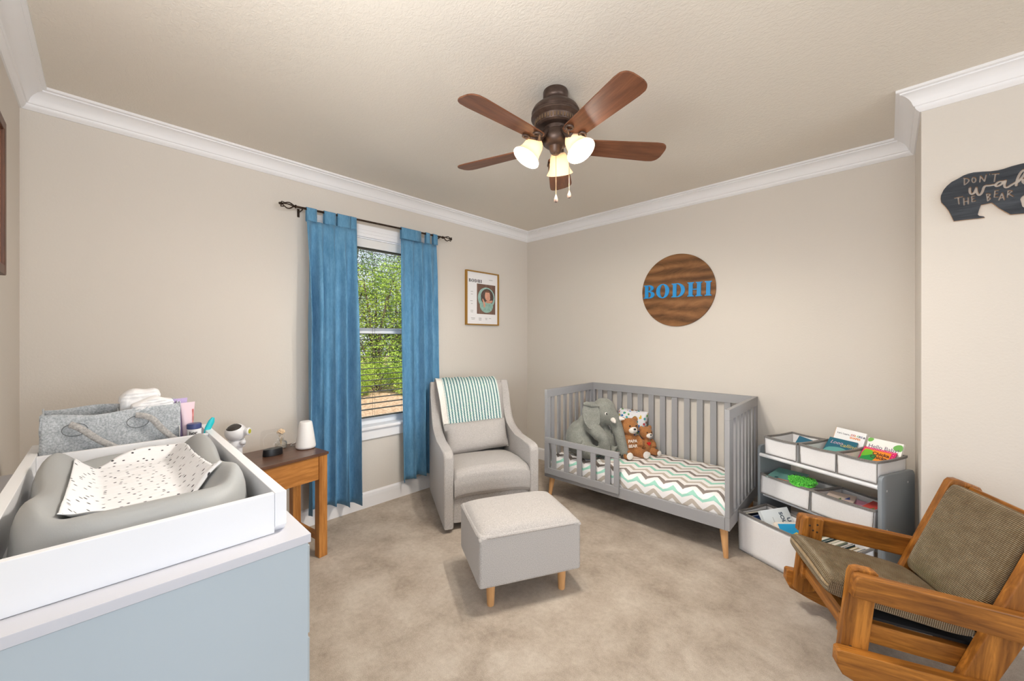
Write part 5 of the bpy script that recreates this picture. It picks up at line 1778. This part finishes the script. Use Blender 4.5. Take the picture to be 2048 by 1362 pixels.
gj = thing('reed_diffuser', 'small clear glass bottle with a cream paper flower on the table', 'diffuser', (.188, -2.482, TT))
gk, nt, p = nodes('bottle_glass'); nt.nodes.remove(p)
tr = N(nt, 'ShaderNodeBsdfTransparent'); tr.inputs[0].default_value = (.975, .98, .98, 1); gl = N(nt, 'ShaderNodeBsdfGlossy'); gl.inputs['Roughness'].default_value = .03
lw_ = N(nt, 'ShaderNodeLayerWeight'); lw_.inputs[0].default_value = .2
mx = N(nt, 'ShaderNodeMixShader')
nt.links.new(lw_.outputs['Facing'], mx.inputs[0]); nt.links.new(tr.outputs[0], mx.inputs[1]); nt.links.new(gl.outputs[0], mx.inputs[2]); nt.links.new(mx.outputs[0], nt.nodes['Material Output'].inputs['Surface'])
b = B(); lathe(b, [(.029, 0), (.033, .004), (.033, .034), (.028, .043), (.014, .048), (.013, .060), (.015, .062), (.012, .0625), (.011, .048), (.026, .041), (.030, .033), (.030, .006), (.002, .005)], 32)
obj('bottle', b, gk, gj, smooth=50)
b = B(); lathe(b, [(.0295, .0055), (.0295, .024), (.002, .0242)], 28)
obj('liquid', b, M('scent_oil', (214, 206, 190), .1, alpha=.35), gj)
b = B()
for k in range(6):
    a = k * 1.1
    tube(b, [(0, 0, .01), (.006 * math.cos(a), .006 * math.sin(a), .06), (.012 * math.cos(a), .012 * math.sin(a), .084)], .0012, 6)
obj('stems', b, M('dry_stem', (206, 184, 150), .8), gj)
b = B()
for k in range(26):
    a = k * 2.4; e = .2 + 1.3 * (k / 26)
    r_ = .027
    c0 = V((r_ * .55 * math.cos(a) * math.cos(e), r_ * .55 * math.sin(a) * math.cos(e), .088 + .018 * math.sin(e)))
    sph(b, c0, (.013, .009, .004), (0, -e, a), n=8, m=6)
obj('flower', b, M('cream_petal', (236, 212, 180), .8), gj, smooth=60)

vs_ = thing('white_night_light', 'white tapered night light speaker at the right end of the table', 'night light', (.292, -2.375, TT))
b = B(); lathe(b, [(.048, 0), (.055, .006), (.056, .016), (.050, .06), (.043, .11), (.037, .150), (.034, .160), (.030, .163)], 44)
obj('shell', b, M('matte_white', (238, 236, 234), .5), vs_, smooth=60)
b = B(); lathe(b, [(.030, .1625), (.026, .1615), (.002, .161)], 40)
obj('top_ring', b, M('top_grey', (222, 214, 210), .5), vs_)
b = B()
tube(b, chaikin([(.245, -2.385, TT + .004), (.215, -2.40, TT + .012), (.195, -2.43, TT + .004), (.16, -2.42, TT + .004), (.13, -2.385, TT + .003)], 3), .0018, 6)
cbl = obj('power_cord', b, WP, None, smooth=60)
tag(cbl, 'thin white power cord lying behind the white night light', 'cord')
# ------------------------------------------------------------------ outdoors
def leafm(name, a, b_, tr=.35):
    m, nt, p = nodes(name)
    oi = N(nt, 'ShaderNodeObjectInfo')
    f = noise(nt, coords(nt), 2.2, 4, .7)
    c = ramp(nt, f, [(.3, a), (.7, b_)])
    nt.links.new(c, p.inputs['Base Color']); p.inputs['Roughness'].default_value = .6; p.inputs['Specular IOR Level'].default_value = .25
    t = N(nt, 'ShaderNodeBsdfTranslucent'); nt.links.new(c, t.inputs[0])
    mx = N(nt, 'ShaderNodeMixShader'); mx.inputs[0].default_value = tr
    nt.links.new(p.outputs[0], mx.inputs[1]); nt.links.new(t.outputs[0], mx.inputs[2]); nt.links.new(mx.outputs[0], nt.nodes['Material Output'].inputs['Surface'])
    return m
LB = leafm('leaf_bright', (112, 146, 46), (204, 222, 104)); LM = leafm('leaf_mid', (72, 104, 48), (152, 178, 88)); LD = leafm('leaf_dark', (52, 76, 56), (120, 146, 104))
GRD = -.32
gm, nt, p = nodes('leaf_litter')
f = noise(nt, coords(nt), 14, 6, .75, .5)
nt.links.new(ramp(nt, f, [(.3, (116, 96, 70)), (.5, (186, 152, 120)), (.68, (226, 200, 172))]), p.inputs['Base Color']); p.inputs['Roughness'].default_value = 1
bump(nt, p, f, 1, .05)
b = B(); grid(b, lambda u, v: V((-.2 - 24 * u, -12 + 30 * v, GRD + .5 * max(0, u - .25) + .05 * NZ.noise(V((u * 14, v * 16, 0))))), 30, 30)
struct(obj('ground', b, gm, smooth=180))
RN = random.Random(11)
BARK = wood('bark', (74, 62, 50), (122, 106, 88), 'z', .9, 10)
def leaves(b, c, r, n, s):
    for _ in range(n):
        while True:
            d = V((RN.uniform(-1, 1), RN.uniform(-1, 1), RN.uniform(-1, 1)))
            if .25 < d.length < 1: break
        d *= (.55 + .45 * RN.random()) / max(d.length, .6)
        p = V(c) + V((d.x * r[0], d.y * r[1], d.z * r[2]))
        q = Euler((RN.uniform(0, 6.3), RN.uniform(-.8, .8), RN.uniform(0, 6.3))).to_matrix()
        L = s * RN.uniform(.6, 1.3); W = L * .5
        vs = [b.verts.new(p + q @ V(w)) for w in ((-L / 2, 0, 0), (0, -W / 2, L * .08), (L / 2, 0, 0), (0, W / 2, L * .08))]
        b.faces.new(vs)
def plant(name, label, cat, x, y, clumps, n, s, mats, trunk, group):
    t = thing(name, label, cat, (x, y, GRD), 0, group)
    b = B()
    for (c, r) in clumps:
        leaves(b, c, r, n, s)
    obj('foliage', b, mats, t, smooth=0, recalc=False)
    b = B()
    for (c, r) in clumps:
        p0 = V((0, 0, -.05)); p1 = V(c) * .98
        mid = V((p1.x * .3, p1.y * .3, p1.z * .55))
        tube(b, [p0, mid, p1], [trunk, trunk * .6, trunk * .25], 7)
    obj('stems', b, BARK, t, smooth=60)
sh_spec = [(-7.4, 1.2, .95, LB), (-7.9, 2.3, 1.15, LB), (-7.2, 2.95, .85, LB), (-8.4, 3.5, 1.25, LM), (-7.8, 4.5, 1.1, LB), (-8.6, .1, 1.2, LM), (-9.2, 1.9, 1.5, LM), (-6.9, .3, .7, LB), (-8.9, 5.6, 1.3, LB)]
names = ['low bright shrub nearest the window on the left', 'broad bright shrub in the middle of the window view', 'low bright shrub at the right of the window view', 'mid green shrub behind the bright ones', 'bright shrub behind the right curtain', 'mid green shrub left behind the curtain', 'tall mid green shrub at the back of the undergrowth', 'smallest bright shrub left of the window view', 'bright shrub furthest right outside']
for (x, y, h, mm), lb in zip(sh_spec, names):
    cl = []
    for k in range(6):
        a = k * 1.05 + x
        cl.append(((.42 * h * math.cos(a), .45 * h * math.sin(a), h * (.27 + .45 * (k % 3) / 2)), (.38 * h, .38 * h, .36 * h)))
    plant('shrub', lb + ' outside', 'shrub', x, y, cl, 620, .060, mm, .02, 'shrubs outside the window')
tr_spec = [(-10.2, 2.2, 5.2, LD), (-9.6, 3.9, 4.6, LM), (-11.0, 5.4, 6.0, LD), (-10.4, .4, 5.5, LM), (-12.5, 3.2, 7.0, LD), (-12.2, 6.6, 6.4, LM), (-8.9, 2.75, 3.9, LB)]
tn = ['dark leaved tree straight behind the shrubs', 'mid green tree to the right of the window view', 'dark leaved tall tree far right', 'mid green tree left of the window view', 'tallest dark tree at the back', 'mid green tree far right at the back', 'young yellow green tree in front of the dark trees']
for (x, y, h, mm), lb in zip(tr_spec, tn):
    cl = []
    for k in range(13):
        a = k * 2.4 + x; q = k / 12
        rr = .30 * h * (1 - .5 * q) * (.4 + .6 * ((k * 7) % 5) / 4)
        cl.append(((rr * math.cos(a), rr * math.sin(a), h * (.26 + .68 * q)), (.17 * h, .17 * h, .13 * h)))
    plant('tree', lb + ' outside', 'tree', x, y, cl, 620, .075, mm, .07, 'trees outside the window')

# ------------------------------------------------------------------ light
w = bpy.data.worlds.new('sky'); S.world = w; w.use_nodes = True
nt = w.node_tree
bg = nt.nodes['Background']
tc = N(nt, 'ShaderNodeTexCoord'); sp = N(nt, 'ShaderNodeSeparateXYZ'); nt.links.new(tc.outputs['Generated'], sp.inputs[0])
nt.links.new(ramp(nt, sp.outputs[2], [(0, (236, 240, 246)), (.35, (212, 228, 246)), (1, (150, 190, 236))]), bg.inputs['Color'])
bg.inputs['Strength'].default_value = 1.0
sd = bpy.data.lights.new('sun', 'SUN'); sd.energy = 7; sd.color = (1, .95, .85); sd.angle = .01
so = bpy.data.objects.new('sun', sd); COL.objects.link(so)
so.rotation_euler = V((-.5, -.02, -.86)).to_track_quat('-Z', 'Y').to_euler()

def area(name, loc, target, sx, sy, e, col=(1, 1, 1)):
    d = bpy.data.lights.new(name, 'AREA'); d.shape = 'RECTANGLE'; d.size = sx; d.size_y = sy; d.energy = e; d.color = col
    o = bpy.data.objects.new(name, d); COL.objects.link(o); o.location = loc
    o.rotation_euler = (V(target) - V(loc)).to_track_quat('-Z', 'Y').to_euler()
    return o
area('window_daylight', (-.16, (W0 + W1) / 2, 1.4), (3, -1.75, 1.2), .78, 1.4, 16, (.95, .98, 1))
area('ceiling_fill', (2.35, -3.36, 1.75), (2.1, -2.9, 2.44), .6, .25, 18, (1, 1, 1))  # unseen fill lamp aimed at the ceiling, added to lift the room
area('rear_fill', (3.2, -8.0, 1.4), (2.4, -2.0, 1.1), 3.4, 2.4, 70, (1, 1, 1))  # added fill lamp beyond the rear opening, brightens faces turned to the camera
area('side_fill', (10.0, -2.4, 1.35), (1.0, -2.0, 1.25), 3.0, 2.4, 160, (.88, .94, 1))  # cool fill lamp added outside the open side, no source known there

# ------------------------------------------------------------------ camera
cam = bpy.data.cameras.new('camera'); co = bpy.data.objects.new('camera', cam); COL.objects.link(co)
co.location = (2.87172, -3.23273, 1.28483)
co.rotation_euler = (PI / 2, 0, .7651)
cam.sensor_width = 36; cam.lens = 783.3991 / 2048 * 36
cam.shift_y = -(681 - 677.5056) / 2048
cam.clip_start = .02
S.camera = co
S.view_settings.view_transform = 'Standard'
S.view_settings.look = 'None'
S.view_settings.exposure = 0.20
S.view_settings.gamma = 1
S.view_settings.use_curve_mapping = False
S.cycles.use_denoising = True
S.cycles.max_bounces = 10
S.cycles.diffuse_bounces = 6
S.cycles.transparent_max_bounces = 12
S.cycles.caustics_reflective = False
S.cycles.caustics_refractive = False
S.cycles.sample_clamp_indirect = 6
